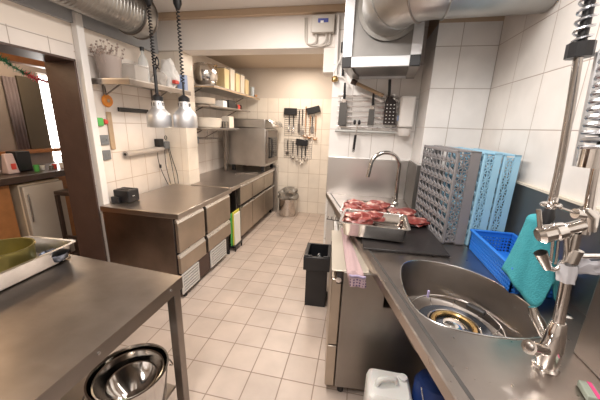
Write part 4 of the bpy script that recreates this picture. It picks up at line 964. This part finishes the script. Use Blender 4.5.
# ------------------------------------------------------------------ pre-rinse tap
t = thing('pre_rinse_tap', 'tall chrome pre rinse tap at the near right of the basin', 'tap', (.646, .88, ZT))
B = (.648, .88)
MB().lathe([(0, 0), (.036, 0), (.036, .006), (.030, .012), (0, .012)], (*B, ZT + .001), 32).build('flange', 'chrome', t)
MB().lathe([(.027, 0), (.030, .02), (.030, .07), (.026, .11), (.020, .155), (.016, .16), (0, .16)], (*B, ZT + .012), 32).build('tap_body', 'chrome', t)
k1 = MB(); k1.tube([(.632, .872, .972), (.572, .84, .995)], [.017, .015], 16); k1.tube([(.578, .843, .993), (.556, .832, 1.003)], .0215, 18); k1.build('lever', 'chrome', t)
MB().lathe([(0, 0), (.014, 0), (.010, .003), (.004, .005), (0, .005)], (.555, .8315, 1.0035), 14, axis=(-.024, -.012, .009)).build('screw_cover', 'st_d', t)
MB().tube([(.632, .90, 1.0), (.612, .93, 1.05), (.605, .94, 1.075)], [.010, .015, .012], 14).build('lever', 'polst', t)
MB().tube([(.646, .88, 1.06), (.625, .88, 1.29), (.62, .88, 1.36)], [.0155, .013, .013], 16).build('riser', 'chrome', t)
MB().tube([(.64, .88, 1.36), (.618, .88, 1.60)], .0125, 16).build('riser', 'chrome', t)
MB().tube([(.622, .885, 1.285), (.786, .90, 1.30)], .008, 12).build('wall_bracket', 'chrome', t)
MB().tube([(.628, .88, 1.272), (.632, .88, 1.31)], .019, 16).build('collar', 'chrome', t)
MB().tube([(.645, .885, 1.388), (.59, .88, 1.366)], [.017, .017], 18).build('arm', 'chrome', t)
MB().tube([(.592, .88, 1.366), (.570, .88, 1.357), (.566, .88, 1.356), (.540, .88, 1.346), (.528, .88, 1.342)], [.022, .027, .024, .027, .018], 20).build('valve_body', 'chrome', t)
MB().tube([(.648, .88, 1.37), (.642, .88, 1.41), (.620, .88, 1.43)], [.016, .018, .016], 16).build('elbow', 'chrome', t)
MB().tube([(.60, .875, 1.417), (.655, .885, 1.412)], .014, 16).build('clamp', 'chrome', t)
MB().tube([(.605, .875, 1.417), (.560, .87, 1.43)], .004, 8).build('hook_rod', 'polst', t)
MB().tube(arc((.535, .87, 1.437), .020, 0, 2 * PI, 20, (1, 0, .1), (0, 1, 0))[:-1], .0045, 8, closed=True).build('hook_ring', 'chrome', t)
MB().tube([(.512, .875, 1.42), (.528, .875, 1.365)], .006, 10).build('trigger', 'polst', t)
MB().tube(smooth_path([(.60, .88, 1.345), (.612, .88, 1.30), (.612, .88, 1.265), (.597, .88, 1.243), (.578, .88, 1.248), (.565, .88, 1.27)], 5), .007, 12).build('spray_pipe', 'chrome', t)
MB().tube([(.578, .88, 1.243), (.548, .88, 1.29)], [.011, .017], 16).build('spray_head', 'chrome', t)
for x in (.575, .588): MB().tube(smooth_path([(x, .89, 1.34), (x + .006, .89, 1.30), (x + .012, .89, 1.255)], 4), .004, 8).build('support_wire', 'polst', t)
# upper spring
MB().tube([(.618, .88, 1.595), (.612, .88, 1.80), (.60, .88, 2.05), (.56, .90, 2.25)], .0105, 12).build('inner_hose', 'blk', t)
MB().tube(helix((.619, .88, 1.59), (.602, .88, 2.05), .040, 24, 14), .0062, 6).build('spring', 'spring', t)
MB().tube([(.619, .88, 1.545), (.617, .88, 1.595)], .040, 18).build('spring_seat', 'chrome', t)
# wrapping on the riser
t2 = thing('plastic_wrap', 'crumpled white plastic tied around the pre rinse tap riser', 'wrap', (.62, .88, 1.24))
b = MB().grid(28, 10, lambda u, v: (.6295 - .006 * v + .0215 * (1 + .12 * math.sin(u * 40 + v * 7)) * math.cos(2 * PI * u), .88 + .0215 * (1 + .12 * math.sin(u * 31)) * math.sin(2 * PI * u), 1.21 + .055 * v))
b.build('wrapping', plain('translucent_wrap', (.62, .62, .66), .35), t2)
MB().blob((.688, .895, 1.255), (.045, .016, .026), .3, 8, 3, 3).build('loose_end', plain('translucent_wrap', (.55, .55, .60), .35), t2)
# flexible hose
t = thing('flexible_hose', 'ribbed metal hose with black collar and coil spring hanging by the right wall', 'hose', (.62, 1.05, 1.9))
pth = smooth_path([(.60, 1.05, 2.10), (.608, 1.05, 1.95), (.612, 1.05, 1.86), (.628, 1.05, 1.70), (.64, 1.05, 1.55), (.647, 1.05, 1.42)], 14)
MB().tube(pth[26:], .010, 12).build('hose', 'polst', t)
b = MB()
for i in range(26, len(pth) - 1):
    for q in (0, .25, .5, .75):
        p = V(*pth[i]).lerp(V(*pth[i + 1]), q); d = (V(*pth[i + 1]) - V(*pth[i])).normalized(); u = d.orthogonal().normalized(); w_ = d.cross(u)
        b.tube([tuple(p + (u * math.cos(2 * PI * k / 12) + w_ * math.sin(2 * PI * k / 12)) * .0105) for k in range(12)], .0018, 4, closed=True)
b.build('hose_ribs', 'polst', t)
MB().tube(pth[:28], .013, 12).build('upper_hose', 'blk', t)
MB().tube(helix(pth[0], pth[27], .021, 9, 14), .004, 6).build('coil_spring', 'spring', t)
MB().tube([(.6115, 1.05, 1.885), (.6135, 1.05, 1.845)], .033, 10).build('black_collar', 'blk', t)
MB().tube([(.6475, 1.05, 1.425), (.6475, 1.05, 1.385)], .014, 14).build('hose_end', 'chrome', t)
MB().tube([(.6475, 1.05, 1.388), (.645, 1.05, 1.36), (.645, 1.05, 1.28)], [.012, .020, .016], 14).build('black_grip', 'blk', t)
tag(MB().tube([(.662, 1.05, 1.86), (.684, 1.05, 1.53)], .009, 12).tube([(.662, 1.05, 1.86), (.998, 1.05, 1.88)], .008, 10).build('support_bar', 'alu'), 'light grey support bar beside the big spring', 'bar')
t = thing('paper_packet', 'small packet with pink print at the bottom right on the counter', 'packet', (.72, .79, ZT))
Rm = Matrix.Translation((.712, .795, ZT + .012)) @ Matrix.Rotation(-.2, 4, 'Z')
MB().box(-.018, .018, -.03, .03, -.010, .010, Rm).build('packet_body', plain('green_grey_packet', (.32, .36, .30), .5), t, bevel=.003)
MB().box(.002, .012, -.03, .03, .010, .0115, Rm).build('pink_stripe', 'pink', t)
tag(MB().lathe([(0, 0), (.02, 0), (.022, .004), (.015, .009), (0, .01)], (.90, 1.20, ZT + .001), 20).build('drain_stopper', 'chrome'), 'small shiny stopper on the counter beside the blue basket', 'stopper')

# ------------------------------------------------------------------ lights
def area(name, loc, size, power, col, rot=(0, 0, 0), sy=None, spread=180):
    l = bpy.data.lights.new(name, 'AREA'); l.energy = power; l.color = col; l.size = size
    if sy: l.shape = 'RECTANGLE'; l.size_y = sy
    l.spread = math.radians(spread)
    o = bpy.data.objects.new(name, l); COL.objects.link(o); o.location = loc; o.rotation_euler = rot; return o
def point(name, loc, power, col, r=.1):
    l = bpy.data.lights.new(name, 'POINT'); l.energy = power; l.color = col; l.shadow_soft_size = r
    o = bpy.data.objects.new(name, l); COL.objects.link(o); o.location = loc; return o
area('unseen_ceiling_light', (-.75, 1.9, 2.70), .25, 34, (1, .93, .865), sy=1.3)  # assumed overhead lamp, out of view, lights the front room
area('unseen_ceiling_light', (-.5, -.2, 2.70), .25, 32, (1, .94, .885), sy=1.3)  # second assumed lamp, unseen, behind the camera
area('unseen_ceiling_light', (.35, 1.15, 2.70), .25, 16, (1, .97, .94), sy=1.0)  # added cooler lamp, out of view, brightens the sink side
area('unseen_ceiling_light', (-1.0, 4.2, 2.55), .3, 24, (1, .86, .72), sy=1.0)
point('side_room_light', (-3.0, 1.2, 2.2), 14, (1, .72, .45), .12)
point('side_room_light', (-4.1, 3.0, 2.2), 7, (1, .75, .5), .12)
for x, y in ((-1.842, 2.4), (-1.635, 2.5)):
    point('heat_lamp_light', (x, y, 1.585), 1.6, (1, .78, .55), .03)
w = bpy.data.worlds.new('world'); sc.world = w; w.use_nodes = True
w.node_tree.nodes['Background'].inputs[0].default_value = (.9, .8, .7, 1); w.node_tree.nodes['Background'].inputs[1].default_value = .25

# ------------------------------------------------------------------ camera
H_ = 1.6265954
yaw, pitch, roll, f = math.radians(-11.18655), math.radians(-14.93629), math.radians(1.929458), 279.612
fwd = V(math.sin(yaw) * math.cos(pitch), math.cos(yaw) * math.cos(pitch), math.sin(pitch)); right = V(math.cos(yaw), -math.sin(yaw), 0); up = right.cross(fwd)
r2 = right * math.cos(roll) + up * math.sin(roll); u2 = -right * math.sin(roll) + up * math.cos(roll)
cam = bpy.data.cameras.new('camera'); co = bpy.data.objects.new('camera', cam); COL.objects.link(co)
m = Matrix((r2, u2, -fwd)).transposed().to_4x4(); m.translation = (0, 0, H_); co.matrix_world = m
cam.sensor_fit = 'HORIZONTAL'; cam.sensor_width = 36; cam.lens = f / 600 * 36; cam.clip_start = .05
sc.camera = co
vs = sc.view_settings; vs.view_transform = 'Standard'; vs.look = 'None'; vs.exposure = .45; vs.gamma = 1; vs.use_curve_mapping = False
